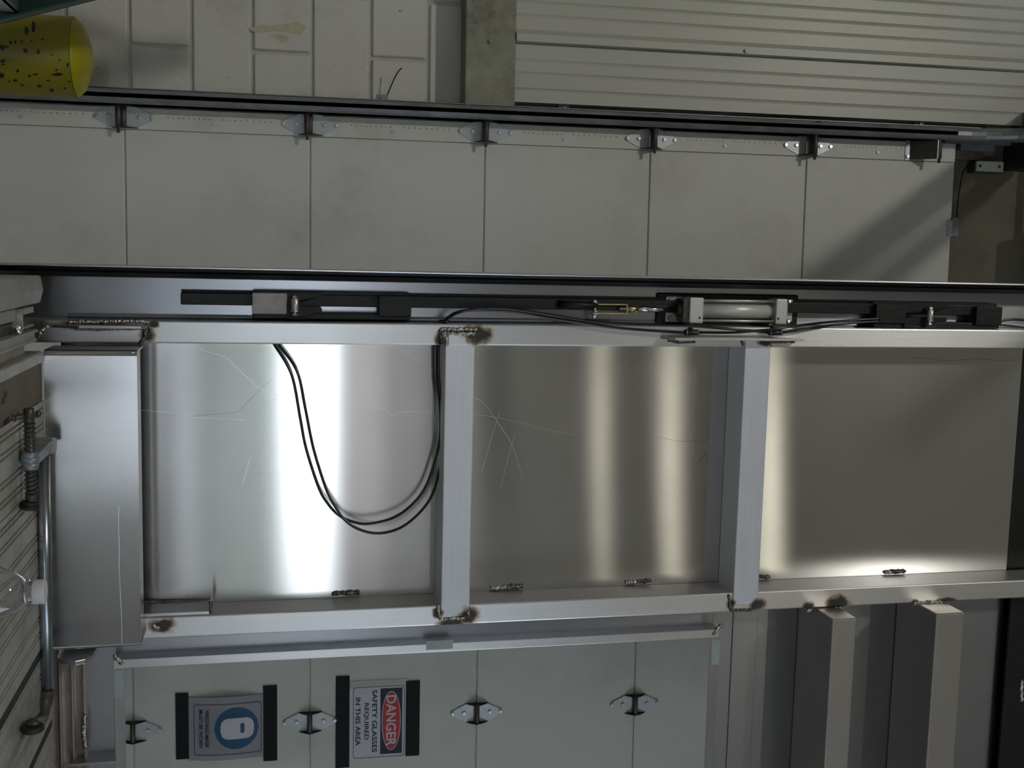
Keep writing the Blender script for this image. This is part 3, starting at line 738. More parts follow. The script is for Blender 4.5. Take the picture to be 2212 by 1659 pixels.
a = MB(); a.prism([(g1, WD-.03), (g1, WD+.001), (g1+.006, WD+.001), (g1+.008, WD-.006), (g2-.008, WD-.006), (g2-.005, WD-.002), (g2, WD-.002), (g2, WD-.03)], .7, ND-.05, 'y'); a.build('ribbed_edge', M['deckal'], dk)
a = MB(); a.box(g2, g3, .7, ND-.09, WD-.06, WD-.018, .002); a.build('drain_slot', M['rusty'], dk)
u4, u5 = deck_u(828), deck_u(926)
a = MB(); a.prism([(g3, WD-.03), (g3, WD+.0), (g3+.003, WD+.004), (u4-.003, WD+.004), (u4, WD), (u4, WD-.03)], .7, ND-.02, 'y'); a.build('trim_angle', M['deckal'], dk)
a = MB(); a.box(u4, u5, .7, ND, WD-.03, WD-.003, .001); a.mi = 1
for px, py in ((14, 846), (17, 904), (12, 908), (9, 860)):
    q = deck_u(py, px); nn = deck_n(px); a.box(q, q+.012, nn-.012, nn+.012, WD-.004, WD-.0022)
a.build('deck_board', [M['board'], M['darker']], dk)
# planks with ribs
ribs = [981, 1002, 1094, 1112, 1159, 1172, 1211, 1226, 1330, 1352, 1420, 1440, 1498, 1515, 1610, 1635, 1700, 1720, 1784, 1806, 1900, 1925, 2020, 2045, 2150]
edges = [u5, deck_u(1130), deck_u(1345), deck_u(1560), deck_u(1800), deck_u(2060), deck_u(2330)]
for i in range(6):
    ua, ub = edges[i]+.001, edges[i+1]-.001
    P = [(ua, WD-.035), (ua, WD)]; uu = ua+.012; k = 0
    while uu < ub-.02:
        P += [(uu, WD), (uu+.0012, WD-.0018), (uu+.0045, WD-.0018), (uu+.0057, WD), (uu+.010, WD), (uu+.0112, WD-.0018), (uu+.0145, WD-.0018), (uu+.0157, WD)]
        uu += .052 if k % 2 else .034; k += 1
    P += [(ub, WD), (ub, WD-.035)]
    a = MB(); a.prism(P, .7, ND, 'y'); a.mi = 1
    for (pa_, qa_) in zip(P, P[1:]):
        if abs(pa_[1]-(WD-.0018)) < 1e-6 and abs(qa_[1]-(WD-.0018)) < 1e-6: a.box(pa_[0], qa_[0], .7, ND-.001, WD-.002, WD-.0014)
    a.build('deck_plank', [M['deckal'], M['groove_dark']], dk)  # darker tone along the groove floors gives the ribs contrast
a = MB(); a.box(edges[3]-.004, edges[3]+.016, .7, ND, WD-.02, WD+.0004); a.box(edges[4]-.006, edges[4]+.012, .7, ND, WD-.02, WD+.0004); a.build('plank_gap', M['darker'], dk)
a = MB(); a.box(b2, edges[-1], .7, ND+.1, WD-.11, WD-.06).box(b0, edges[-1], ND-.02, ND+.02, WD-.06, WD-.045); a.build('under_frame', M['dark'], dk)
for uu in (.12, 1.6):
    for nn in (.8, 2.5):
        a = MB(); a.box(uu, uu+.08, nn, nn+.08, -1.775+nn*.02, WD-.1); a.build('support_leg', M['dark'], dk)

# ------------------------------------------------------------ truck body: welded frame
NF, NS, NP = 2.65, 2.75, 2.53
O_F = (.54, 2.70, WD)
S = SOOT
def soot(px, py, n, r, st=1.6): S.append((tuple(pT(px, py, n)), r, st))
soot(318, 722, NF, .020, 1.0); soot(950, 735, NF, .020, .9); soot(1032, 722, NF, .026, 1.5); soot(945, 1325, NF, .016, .9); soot(1012, 1330, NF, .024, 1.3); soot(975, 1350, NF, .020, 2.0)
soot(1578, 1305, NF, .018, .8); soot(1637, 1306, NF, .020, 1.2); soot(1745, 1312, NF, .016, 1.2); soot(1812, 1304, NF, .026, 1.6); soot(1975, 1304, NF, .014, 1.0); soot(2045, 1298, NF, .012, 3.0)
soot(350, 1352, NF, .020, 1.6); soot(1452, 730, NF, .008, 2.0); soot(190, 703, NF, .012, 7); soot(1650, 740, NF, .009, 3.0); soot(332, 700, NF, .010, 1.3)
M['mill'] = aluminium('mill_finish_crosswise', (1, 0, 0), .42, (0.50, 0.47, 0.44), aniso=.4, streak=.06, rvar=.1)
M['railv'] = aluminium('sooty_aluminium_upright', (0, 0, 1), .36, (.70, .70, .71), aniso=.65, soot=S, origin=O_F)
M['railu'] = aluminium('sooty_aluminium_crosswise', (1, 0, 0), .55, (.84, .86, .93), aniso=.45, soot=S, origin=O_F)
fr = thing('truck_body_frame', O_F, 'welded aluminium body frame with brushed sheet panels in front of the overhead door', 'frame', truck=True)
WTOP = 2.45
u0, u1 = .165, .2165; u2, u3 = .860, .911
a = MB(); a.box(u0, u1, NF, NS-.001, WD-.08, WTOP, .0035, 3); a.build('left_rail', M['railv'], fr)
a = MB(); a.box(u2, u3, NF, NS-.001, WD, WTOP, .0035, 3); a.build('right_rail', M['railv'], fr)
for pa, pb, ya in ((957, 1020, 1000), (1594, 1648.5, 1050)):
    wa, wb = pT(pa, ya, NF).z, pT(pb, ya, NF).z
    a = MB(); a.box(u1-.022, u2+.03, NF-.0045, NS-.001, wa, wb, .003, 3)
    if pa < 1000: a.box(u1-.03, u1+.0, NF-.007, NF, wa+.006, wb-.006, .003)
    a.build('cross_bar', M['railu'], fr)
wp = pT(2191, 1000, NS).z
a = MB(); a.box(.062, 1.2, NS, NS+.004, WD+.0, wp) if False else a.box(u0+.01, u2+.02, NS, NS+.004, WD, wp)
a.mi = 1
def scr(pts, wdt=.0008):
    P = smooth_path([pT(x, y, NS) for x, y in pts], 5)
    for p, q in zip(P, P[1:]):
        d = (q-p).normalized(); nn = Vector((-d.z, 0, d.x))*wdt*.3; o_ = Vector((0, -.0004, 0))
        t = bmesh.new(); t.faces.new([t.verts.new(v+o_) for v in (p+nn, q+nn, q-nn, p-nn)]); a._take(t)
scr([(418, 750), (450, 760), (488, 772), (505, 788), (530, 812), (560, 837), (590, 850), (620, 858)], .0012)
scr([(299, 885), (340, 889), (414, 897)], .0008); scr([(415, 900), (460, 904), (530, 907)], .0007)
scr([(733, 875), (790, 879), (830, 885), (848, 898), (860, 891), (890, 889), (935, 890)], .0009)
scr([(1018, 855), (1045, 872), (1070, 905), (1105, 958), (1120, 1000), (1130, 1040)], .0007); scr([(1080, 888), (1062, 945), (1040, 1020)], .0007); scr([(1018, 893), (1100, 907), (1170, 925), (1240, 940)], .0005)
scr([(540, 990), (533, 1015), (525, 1045)], .0012); scr([(850, 750), (900, 775), (935, 800)], .0006); scr([(1112, 938), (1095, 1000), (1080, 1060)], .0006)
a.mi = 2
scr([(415, 900), (450, 896), (505, 891), (520, 884), (545, 858), (575, 830), (590, 820)], .0006)
scr([(1424, 944), (1470, 953), (1525, 953)], .0008); scr([(1526, 975), (1509, 1000)], .001); scr([(1968, 772), (2010, 775), (2050, 779), (2110, 775), (2150, 778), (2212, 777)], .0012)
a.build('main_panel', [M['sheet'], M['scratch'], M['dark']], fr)
# left web behind the latch gear, its lip and rubber seal
NWB = 2.715
a = MB(); a.box(.060, u0+.01, NWB, NWB+.004, -.56, WTOP); a.prism([(u0, NWB), (u0-.012, NWB), (u0-.004, NWB-.004), (u0, NWB-.014)], -.45, WTOP, 'z'); a.build('latch_web', M['web'], fr)
a = MB(); a.box(.0415, .0455, 2.60, NWB+.02, -1.0, WTOP, .0013); a.build('edge_lip', M['alv'], fr)
a = MB()
a.prism([(.046, 2.640), (.052, 2.636), (.055, 2.645), (.0575, 2.640), (.061, 2.645), (.0635, 2.650), (.067, 2.655), (.069, 2.668), (.068, NWB), (.046, NWB)], -1.0, WTOP, 'z'); a.build('rubber_seal', M['rubber'], fr)
# bottom cover box
pl0, pl1 = .2225, .8875; pw0, pw1 = -.470, pT(299, 1000, NP).z
a = MB(); r_ = .012
P = [(pl0, NF)]
for k in range(7): an = PI+ PI/2*k/6; P.append((pl0+r_+r_*math.cos(an), NP+r_+r_*math.sin(an)))
for k in range(7): an = 1.5*PI+PI/2*k/6; P.append((pl1-r_+r_*math.cos(an), NP+r_+r_*math.sin(an)))
P += [(pl1, NF), (pl1-.004, NF)]
for k in range(7): an = -PI/2*k/6; P.append((pl1-r_+(r_-.004)*math.cos(an), NP+r_+(r_-.004)*math.sin(an)))
for k in range(7): an = -PI/2-PI/2*k/6; P.append((pl0+r_+(r_-.004)*math.cos(an), NP+r_+(r_-.004)*math.sin(an)))
P += [(pl0+.004, NF)]
a.prism(P, pw0, pw1, 'z'); a.box(pl0+.004, pl1-.004, NP+.002, NF, pw1-.010, pw1-.006)
a.mi = 1
scrp = [(257, 1095), (256, 1130), (258, 1190), (257, 1215), (260, 1280), (263, 1340), (264, 1390)]
for (x, y), (x2, y2) in zip(scrp, scrp[1:]):
    p, q = pT(x, y, NP), pT(x2, y2, NP); d = (q-p).normalized(); nn = Vector((-d.z, 0, d.x))*.0006; o_ = Vector((0, -.0005, 0))
    t = bmesh.new(); t.faces.new([t.verts.new(v+o_) for v in (p+nn, q+nn, q-nn, p-nn)]); a._take(t)
a.build('cover_box', [M['plate'], M['scratch']], fr)
# rounded hinge tab below the cover and the wavy lug on the left rail
p = pT(140, 1440, 2.60)
a = MB(); a.prism([(2.72, -.475), (2.60, -.470), (2.575, -.455), (2.565, -.425), (2.575, -.405), (2.60, -.392), (2.72, -.388)], .925, .935, 'x', .001); a.build('hinge_tab', M['alu'], fr)
a = MB(); wpts = [(96, 700), (130, 706), (170, 700), (315, 699)]
wl = [pT(x, y, NF-.045) for x, y in wpts]
a.prism([(NF+.002, wl[0].z-.01), (NF-.030, wl[0].z-.01), (NF-.035, wl[1].z), (NF-.045, wl[2].z), (NF-.045, wl[3].z-.012), (NF-.035, wl[3].z), (NF+.002, wl[3].z)], .1745, .181, 'x', .001); a.build('lug_plate', M['alv'], fr)
a = MB(); wa, wb = pT(1445, 733, NF-.03).z, pT(1735, 733, NF-.03).z; uu = pT(1590, 733, NF-.045).x
a.prism([(NF+.002, wa-.012), (NF-.03, wa-.002), (NF-.045, wa+.012), (NF-.045, wb-.006), (NF-.036, wb), (NF+.002, wb)], uu-.0025, uu+.0035, 'x', .0008); a.build('guard_plate', M['alv'], fr)
a = MB(); q0, q1 = pT(310, 1310, NF+.03).z, pT(452, 1310, NF+.03).z
a.box(u2-.008, u2, NF+.008, NS-.004, q0-.03, q1, .001); a.build('doubler_plate', M['alv'], fr)
# side panel with the opening
h0, h1 = pT(700, 1400, 2.70), pT(1545, 1400, 2.70)
ou0 = pT(900, 1396, 2.70).x-.003; fw = .0215
oz0 = pT(246, 1500, 2.70).z; oz1 = pT(1549, 1500, 2.70).z
UE = 1.62
a = MB(); a.box(u3-.005, ou0+.003, NS, NS+.004, oz0+.0, oz1); a.box(u3-.02, UE, NS, NS+.004, pT(188, 1550, NS).z, oz0+.002); a.build('opening_surround', M['web'], fr)
# angle frame around the opening: four legs standing off the sheet with a front flange
NA = 2.703
a = MB(); a.prism([(oz0-.0, NA), (oz0-.0, NS), (oz0+.003, NS), (oz0+.003, NA+.003), (oz0+fw, NA+.003), (oz0+fw, NA)][::1], ou0, UE, 'x') if False else None
def leg_u(z0, z1, name):     # horizontal angle, flange from z0 to z1, leg at the outer side z0
    a = MB(); lo, hi = min(z0, z1), max(z0, z1); s_ = 1 if z1 > z0 else -1
    a.box(ou0+.001, UE, NA, NA+.003, lo, hi, .0008); a.box(ou0+.001, UE, NA+.003, NS, min(z0, z0+s_*.003), max(z0, z0+s_*.003)); a.build(name, M['alu'], fr)
leg_u(oz0, oz0+.0245, 'opening_angle'); leg_u(oz1, oz1-.0255, 'opening_angle')
a = MB(); a.box(ou0, ou0+fw, NA-.0005, NA+.003, oz0, oz1, .0008); a.box(ou0, ou0+.003, NA+.003, NS, oz0, oz1); a.build('opening_angle', M['alv'], fr)
# upper side panel with hat-section stiffeners
wq0 = oz1+.001; wq1 = pT(2160, 1400, NS).z
a = MB(); a.box(u3-.005, UE, NS, NS+.004, wq0, wq1)
sA = pT(1579, 1450, NS-.004).z; sB = pT(1622, 1450, NS-.004).z
a.box(u3+.002, UE, NS-.004, NS, sA, sB+.012, .001); a.build('upper_panel', M['web'], fr)
NT = 2.56
for xa, xb in ((1795, 1848), (2018, 2080)):
    wa, wb = pT(xa, 1400, NT).z, pT(xb, 1400, NT).z
    a = MB(); a.box(u3+.002, UE, NT, NS-.001, wa, wb, .004, 3); a.build('stiffener', M['mill'], fr)
# dark header strip at the top of the sheets
a = MB(); a.box(u0+.01, UE, NS+.01, NS+.03, wp-.06, WTOP); a.box(u3+.01, UE, NS-.03, NS-.02, wq1+.004, WTOP, .002); a.build('header_strip', M['black'], fr)
# sill members below the opening
def wz(px): return pT(px, 1550, NS-.03).z
a = MB(); NL = NS-.03
a.box(u3+.012, UE, NL, NS, wz(112), wz(131), .001); a.box(u3+.012, UE, NL-.012, NS, wz(131), wz(134), .0006); a.box(u3+.012, UE, NL+.008, NS, wz(134), wz(157)); a.box(u3+.012, UE, NL-.008, NS, wz(157), wz(160), .0006); a.box(u3+.012, UE, NL+.014, NS, wz(160), wz(178)); a.box(u3+.012, UE, NL-.004, NS, wz(182), wz(185.5), .0006)
a.box(u3+.012, UE, NL+.004, NS, wz(178), wz(182), .0006); a.build('sill_channel', M['rusty'], fr)
q = pT(160, 1650, 2.69)
a = MB(); a.box(q.x, q.x+.006, 2.69, NS, wz(150), pT(252, 1650, 2.69).z, .001); a.build('sill_gusset', M['alu'], fr)
# grey tape patches on the opening angles
for xa, ya, xb, yb in ((921, 1385, 978, 1401), (246, 1449, 266, 1507), (1538, 1382, 1553, 1435)):
    p, q = pT(xa, ya, NA-.001), pT(xb, yb, NA-.001)
    a = MB(); a.box(p.x, q.x, NA-.0015, NA-.0003, p.z, q.z); a.build('tape_patch', M['gray_tape'], fr)
# weld beads
def weld(pts, n, r, mat='weld', seed=1, dn=0.0):
    a = MB(); a.bead([pT(x, y, n)+Vector((0, dn, 0)) for x, y in pts], r, seed=seed); a.build('weld_bead', M[mat], fr)
weld([(953, 740), (951, 715)], NF, .0055, 'weldd', 1); weld([(955, 711), (1028, 712)], NF, .005, 'weld', 2); weld([(957, 720), (1024, 721)], NF-.004, .0055, 'weld', 3); weld([(1022, 724), (1025, 742)], NF, .005, 'weldd', 4)
weld([(946, 1309), (950, 1336)], NF, .0058, 'weld', 5); weld([(962, 1336), (1002, 1335)], NF, .005, 'weld', 6); weld([(1010, 1308), (1012, 1330)], NF, .0050, 'weld', 7)
weld([(720, 1282), (773, 1280)], NS-.004, .006, 'weldd', 8); weld([(1063, 1271), (1095, 1269)], NS-.004, .006, 'weld', 9); weld([(1095, 1269), (1127, 1266)], NS-.004, .006, 'weldd', 10)
weld([(1354, 1258), (1370, 1257)], NS-.004, .006, 'weld', 11); weld([(1372, 1257), (1404, 1255)], NS-.004, .005, 'weldd', 12); weld([(1638, 1247), (1662, 1246)], NS-.004, .005, 'weldd', 13); weld([(1912, 1237), (1925, 1236)], NS-.004, .006, 'weld', 14); weld([(1928, 1236), (1954, 1234)], NS-.004, .005, 'weldd', 15)
weld([(1574, 1286), (1576, 1305), (1580, 1318), (1630, 1317)], NF, .0045, 'weldd', 16); weld([(1745, 1318), (1752, 1318)], NF, .006, 'weld', 17); weld([(1760, 1319), (1800, 1316)], NF, .005, 'weldd', 18); weld([(1806, 1314), (1818, 1314)], NF, .0065, 'weld', 19)
weld([(1976, 1303), (2034, 1300)], NF, .006, 'weld', 20); weld([(248, 1417), (262, 1431)], NA, .0055, 'weld', 21); weld([(1555, 1352), (1542, 1368)], NA, .005, 'weld', 22)
weld([(184, 1548), (182, 1580), (185, 1612)], NL-.004, .007, 'weld', 23); weld([(150, 695), (310, 694)], NF-.004, .005, 'weld', 24); weld([(165, 711), (312, 710)], NF-.001, .0035, 'weld', 25); weld([(318, 703), (312, 730), (305, 741)], NF, .0055, 'weldd', 26)
weld([(1448, 734), (1462, 738)], NF-.003, .006, 'weldd', 27); weld([(1465, 740), (1500, 739)], NF-.001, .003, 'weldd', 28); weld([(1660, 739), (1715, 738)], NF-.001, .0035, 'weldd', 29); weld([(1602, 738), (1604, 746)], NF, .004, 'weldd', 30); weld([(1665, 737), (1663, 746)], NF, .004, 'weldd', 31)
weld([(332, 1352), (340, 1356)], NF, .006, 'weld', 32); weld([(455, 1301), (456, 1322)], NF+.01, .004, 'weldd', 33); weld([(312, 1300), (452, 1298)], NS-.01, .0025, 'weldd', 34)
weld([(100, 706), (88, 716), (84, 726)], NF-.04, .006, 'weld', 35); weld([(2206, 1470), (2206, 1510)], NS-.03, .007, 'weld', 36)

# ------------------------------------------------------------ latch gear
NB = 2.685
bar = thing('latch_bar', tuple(pT(1000, 648, NB)), 'long black sliding latch bar running up the aluminium web', 'latch bar', truck=True)
ub0, ub1 = pT(900, 639, NB).x-.0015, pT(900, 661, NB).x-.001
ub0, ub1 = .1015, .1295
a = MB(); a.box(ub0, ub1, NB, NB+.018, pT(390, 645, NB).z, pT(2150, 660, NB).z, .0025); a.box(ub0-.006, ub0, NB+.02, NB+.028, pT(390, 645, NB).z, pT(2150, 660, NB).z, .001); a.build('sliding_bar', M['black'], bar)
wa, wb = pT(1213, 660, 2.66).z, pT(1292, 660, 2.66).z
a = MB(); a.tube([((ub0+ub1)/2, NB, wa), ((ub0+ub1)/2, 2.670, wa+.02), ((ub0+ub1)/2+.001, 2.662, wb)], [.010, .009, .006], 12); a.build('pull_tab', M['black'], bar)
def latch(name, label, bA, bB, pin, sl, eE, worn, y0, y1):
    n0 = 2.668
    L = thing(name, tuple(pT(.5*(bA+eE), .5*(y0+y1), n0)), label, 'latch', 'latch guides on the sliding bar', truck=True)
    z = lambda x: pT(x, .5*(y0+y1), n0).z
    uu0 = pT(bA, y0, n0).x; uu1 = pT(bA, y1, n0).x
    mt = M['worn'] if worn else M['black']
    a = MB(); a.box(uu0, uu1, n0, NWB, z(bA), z(bB), .002); a.build('guide_block', mt, L)
    a = MB(); a.box(uu0+.002, uu1+.003, n0+.0005, NWB, z(sl), z(eE), .003); a.build('end_block', M['black'], L)
    a = MB(); a.box(uu1-.004, uu1+.012, n0+.010, NWB, z(bA), z(eE), .003); a.box(uu0-.006, uu0+.004, n0+.022, NWB, z(bA)+.002, z(eE)-.004, .001); a.build('guide_channel', M['black'], L)
    wq = z(bB)-.002; wp_ = z(pin); we = wp_+.062
    for q in ([(uu0-.002, wq), (uu0-.002, we), (uu0+.005, we), (uu0+.007, we-.004), (uu0+.020, wp_+.018), (uu0+.022, wq)],
              [(uu1-.016, wq), (uu1-.016, we), (uu1-.009, we+.002), (uu1-.006, we), (uu1+.012, wp_+.018), (uu1+.010, wq)]):
        a = MB(); a.prism([(u_, w_) for u_, w_ in q], 0, 1, 'y'); bm_ = a.bm
        for v in bm_.verts: v.co.y = n0+(.003+.010*(v.co.z > wp_+.03) + (.006 if v.co.y > .5 else 0))
        a.build('yoke_plate', M['black'], L)
    c = z(pin); m0, m1 = uu0+.006, uu1-.013
    a = MB(); a.cyl((m0+.008, n0-.007, c), (m1+.004, n0-.007, c), .0088, 18, bev=.0008); a.build('roller_bush', M['bush'], L)
    a = MB(); a.cyl((m0-.004, n0-.007, c), (m1+.016, n0-.007, c), .004, 12); a.nut((m0-.001, n0-.007, c), (1, 0, 0), .0075, .006); a.nut((m1+.010, n0-.007, c), (1, 0, 0), .0075, .005); a.cyl((m0+.006, n0-.007, c), (m0+.008, n0-.007, c), .0105); a.cyl((m1+.004, n0-.007, c), (m1+.006, n0-.007, c), .0105); a.build('pin_bolt', M['bolt'], L)
    return L
latch('latch_guide', 'lower black latch guide with worn grey block and silver roller pin', 545, 620, 637, 818, 889, True, 632.5, 678)
latch('latch_guide', 'upper black latch guide near the top of the frame above the cylinder', 1893, 1958, 2006, 2110, 2166, False, 657, 698)

# ------------------------------------------------------------ pneumatic cylinder
NC = 2.648
cy = thing('pneumatic_cylinder', tuple(pT(1590, 672, NC)), 'grey pneumatic cylinder with yellow clevis on a black plate', 'cylinder', truck=True)
def z(x, y=672, n=NC): return pT(x, y, n).z
uc = pT(1590, 672, NC).x; hb = .0325
uL = uc-hb; uR = uc+hb; ncen = NC+hb
a = MB(); p, q = pT(1420, 632, NWB-.008), pT(1722, 705, NWB-.008); a.box(p.x, q.x+.004, NWB-.008, NWB, p.z, q.z, .004); a.build('base_plate', M['black'], cy)
a = MB(); a.box(uL, uR, NC, NC+2*hb, z(1490), z(1520), .003); a.mi = 1; a.cyl((uc+.018, NC-.0006, z(1512)), (uc+.018, NC+.004, z(1512)), .0032, 10); a.build('front_cap', [M['anod'], M['dark']], cy)
a = MB(); a.box(uL, uR, NC, NC+2*hb, z(1677), z(1701), .003); a.mi = 1; a.cyl((uc+.018, NC-.0006, z(1682)), (uc+.018, NC+.004, z(1682)), .0032, 10); a.build('rear_cap', [M['anod'], M['dark']], cy)
a = MB(); a.cyl((uc, ncen, z(1518)), (uc, ncen, z(1679)), .0205, 40); a.build('barrel', M['barrel'], cy)
for du in (-1, 1):
    for dn in (-1, 1):
        a = MB(); a.cyl((uc+du*.0255, ncen+dn*.0235, z(1488)), (uc+du*.0255, ncen+dn*.0235, z(1706)), .0035, 10); a.nut((uc+du*.0255, ncen+dn*.0235, z(1705)), (0, 0, 1), .006, .005); a.build('tie_rod', M['bush'], cy)
a = MB(); a.cyl((uc, ncen, z(1470)), (uc, ncen, z(1492)), .017, 24, bev=.002); a.prism([(uL+.002, NC+.006), (uR-.002, NC+.006), (uR-.004, NC+.06), (uL+.004, NC+.06)], z(1478), z(1491), 'z'); a.build('rod_gland', M['dark'], cy)
a = MB(); a.cyl((uc, ncen, z(1345)), (uc, ncen, z(1475)), .0072, 20); a.build('piston_rod', M['chrome'], cy)
# front foot with two ears, rear foot
NK = NWB-.012
a = MB()
for s_ in (-1, 1):
    e0, e1 = (uc-.033, uc-.008) if s_ < 0 else (uc+.008, uc+.033)
    a.box(e0, e1, NK, NK+.004, pT(1438, 672, NK).z, pT(1474, 672, NK).z, .0018)
a.box(uL, uR, NK-.05, NK+.004, pT(1482, 672, NK).z-.004, pT(1482, 672, NK).z, .001); a.build('front_foot', M['anod'], cy)
for s_ in (-1, 1):
    a = MB(); zz = pT(1449, 672, NK).z; a.cyl((uc+s_*.0215, NK-.001, zz), (uc+s_*.0215, NK, zz), .0095); a.nut((uc+s_*.0215, NK-.001, zz), (0, -1, 0), .0078, .006, .006); a.build('foot_nut', M['zinc'], cy)
    a = MB(); a.box(uc+s_*.021-.007, uc+s_*.021+.007, NK-.02, NK, pT(1466, 672, NK).z, pT(1474, 672, NK).z, .001); a.build('cap_screw', M['darker'], cy)
a = MB(); a.box(uL+.002, uR-.004, NC+.012, NK+.004, z(1703), z(1706), .001); a.box(uL+.002, uR-.004, NK, NK+.004, z(1703), pT(1712, 672, NK).z, .0015); a.build('rear_foot', M['anod'], cy)
# clevis
nv = ncen
a = MB(); zc_, ze = z(1285, 668, nv), z(1354, 668, nv)
a.box(uc-.0125, uc-.0095, nv-.009, nv+.009, zc_-.008, ze, .0008).box(uc+.0095, uc+.0125, nv-.009, nv+.009, zc_-.008, ze, .0008).box(uc-.0125, uc+.0125, nv-.009, nv+.009, ze-.004, ze, .0012)
a.cyl((uc, nv, ze-.001), (uc, nv, z(1358+20, 668, nv)), .0085, 16, r2=.0075); a.build('clevis', M['yzinc'], cy)
a = MB(); a.cyl((uc-.016, nv, zc_), (uc+.018, nv, zc_), .004, 12); a.nut((uc-.021, nv, zc_), (1, 0, 0), .0068, .006); a.nut((uc+.0165, nv, zc_), (1, 0, 0), .0068, .008); a.cyl((uc-.0155, nv, zc_), (uc-.0125, nv, zc_), .0095); a.cyl((uc+.0125, nv, zc_), (uc+.0155, nv, zc_), .0095); a.cyl((uc-.007, nv, zc_), (uc-.005, nv, zc_), .009); a.cyl((uc+.006, nv, zc_), (uc+.008, nv, zc_), .009); a.build('clevis_bolt', M['bolt'], cy)
# brass fittings and tees
NH = 2.628
for px, pf in ((1494, 1497), (1675, 1672)):
    q = pT(px, 718, NH); f0 = Vector((uR, NC+.02, z(pf))); f1 = Vector((uR+.008, NC+.016, z(pf)))
    a = MB(); a.cyl(f0, f1, .0075, 6, smooth=False); a.build('brass_fitting', M['brass'], cy)
    a = MB(); a.cyl(f1, q, .0062, 12); a.cyl(q+Vector((0, 0, -.019)), q+Vector((0, 0, .019)), .0075, 14, bev=.001); a.build('tee_fitting', M['rubber'], cy)
    for d in (-.015, .014):
        a = MB(); a.cyl(q+Vector((0, 0, d)), q+Vector((0, 0, d+.0015)), .0078, 14); a.build('tee_ring', M['anod'], cy)

# ------------------------------------------------------------ air hoses
def hose(pts, label):
    P = [pT(x, y, n) for x, y, n in pts]
    o = thing('air_hose', tuple(P[0]), label, 'hose', 'black air hoses on the frame', truck=True)
    a = MB(); a.tube(smooth_path(P, 8), .0034, 10); a.build('tubing', M['hose'], o); return o
NG = 2.705
hose([(580, 722, 2.71), (592, 743, NG), (630, 810, NG-.01), (649, 905, NG-.015), (661, 968, NG-.015), (687, 1050, NG-.015), (706, 1085, NG-.015), (731, 1112, NG-.015), (765, 1128, NG-.015), (800, 1131, NG-.015), (850, 1118, NG-.01), (890, 1090, NG), (920, 1050, NG), (943, 984, NG), (951, 936, NG+.005), (951, 880, NG+.005), (945, 820, NG+.005), (944, 770, NG+.005), (946, 735, NG), (955, 712, 2.69), (960, 694, 2.655), (970, 684, 2.64), (987, 675, 2.632), (1015, 670, 2.63), (1065, 670, 2.63), (1120, 674, 2.63), (1190, 687, 2.63), (1260, 698, 2.63), (1330, 708, 2.63), (1400, 714, 2.63), (1476, 718, NH)],
     'black air hose hanging in the inner loop and reaching the lower tee fitting')
hose([(590, 722, 2.71), (601, 743, NG), (642, 803, NG-.015), (661, 889, NG-.02), (677, 968, NG-.02), (700, 1044, NG-.02), (716, 1080, NG-.025), (745, 1123, NG-.03), (780, 1145, NG-.03), (820, 1152, NG-.025), (865, 1140, NG-.015), (905, 1109, NG-.005), (934, 1068, NG), (950, 1010, NG+.01), (957, 950, NG+.012), (957, 905, NG+.01), (951, 857, NG), (947, 800, NG), (948, 750, NG), (951, 730, NG), (957, 712, 2.69), (962, 694, 2.652), (975, 683, 2.636), (995, 674, 2.622), (1030, 667, 2.62), (1080, 666, 2.62), (1130, 671, 2.62), (1200, 682, 2.625), (1260, 692, 2.63), (1330, 699, 2.63), (1420, 703, 2.625), (1500, 705, 2.612), (1580, 711, 2.61), (1658, 718, NH)],
     'black air hose hanging in the outer loop and reaching the upper tee fitting')
hose([(1512, 718, NH), (1590, 718, 2.62), (1660, 712, 2.605), (1720, 704, 2.615), (1780, 697, 2.64), (1840, 692, 2.655), (1900, 688, 2.66)], 'short black air hose from the lower tee fitting up to the upper latch')
hose([(1693, 718, NH), (1740, 711, 2.63), (1800, 702, 2.65), (1850, 697, 2.655), (1900, 694, 2.66)], 'short black air hose from the upper tee fitting up to the upper latch')
hose([(2160, 694, 2.68), (2185, 690, 2.68), (2215, 692, 2.68), (2260, 700, 2.68)], 'stub of black air hose above the upper latch guide')
o = thing('grommet', tuple(pT(960, 693, 2.653)), 'black rubber grommet where the hoses pass the left rail', 'grommet', truck=True)
q = pT(960, 693.5, 2.662); a = MB(); a.tube([(q.x+.0+.000*k, q.y+.009*math.sin(2*PI*k/16), q.z+.011*math.cos(2*PI*k/16)) for k in range(17)], .003, 8); a.build('ring', M['rubber'], o)

# ------------------------------------------------------------ pipe clamp lying on the deck
pc = thing('pipe_clamp', tuple(pT(92, 1250, 2.44)), 'old steel pipe clamp lying on the deck along the cover plate', 'clamp', truck=True)
np_ = 2.44; wpz = WD+.0138
def n_at(px, py, w_): d = _ray(px, py, AT); return w_*d.y/d.z
def du_(py, px, n): return pT(px, py, n).x
a = MB(); a.cyl((du_(985, 93, np_), np_, wpz), (du_(1508, 93, np_), np_, wpz-.004), .0133, 24); a.build('pipe', M['pipe'], pc)
wsz = WD+.0205; ns = n_at(65, 985, wsz)
ua, ub_ = du_(907, 65, ns), du_(1082, 65, ns)
P = []; turns = 17
for k in range(turns*12+1):
    f = k/(turns*12); an = 2*PI*turns*f
    P.append((ua+.006+(ub_-ua)*f*.93, ns+.0098*math.cos(an), wsz+.0098*math.sin(an)))
a = MB(); a.cyl((ua, ns, wsz), (ub_, ns, wsz), .0088, 18); a.tube(P, .0022, 6); a.build('screw_thread', M['dark'], pc)
a = MB(); a.cyl((du_(882, 65, ns), ns, wsz), (ua+.004, ns, wsz), .0100, 20, bev=.0012); a.build('screw_head', M['dark'], pc)
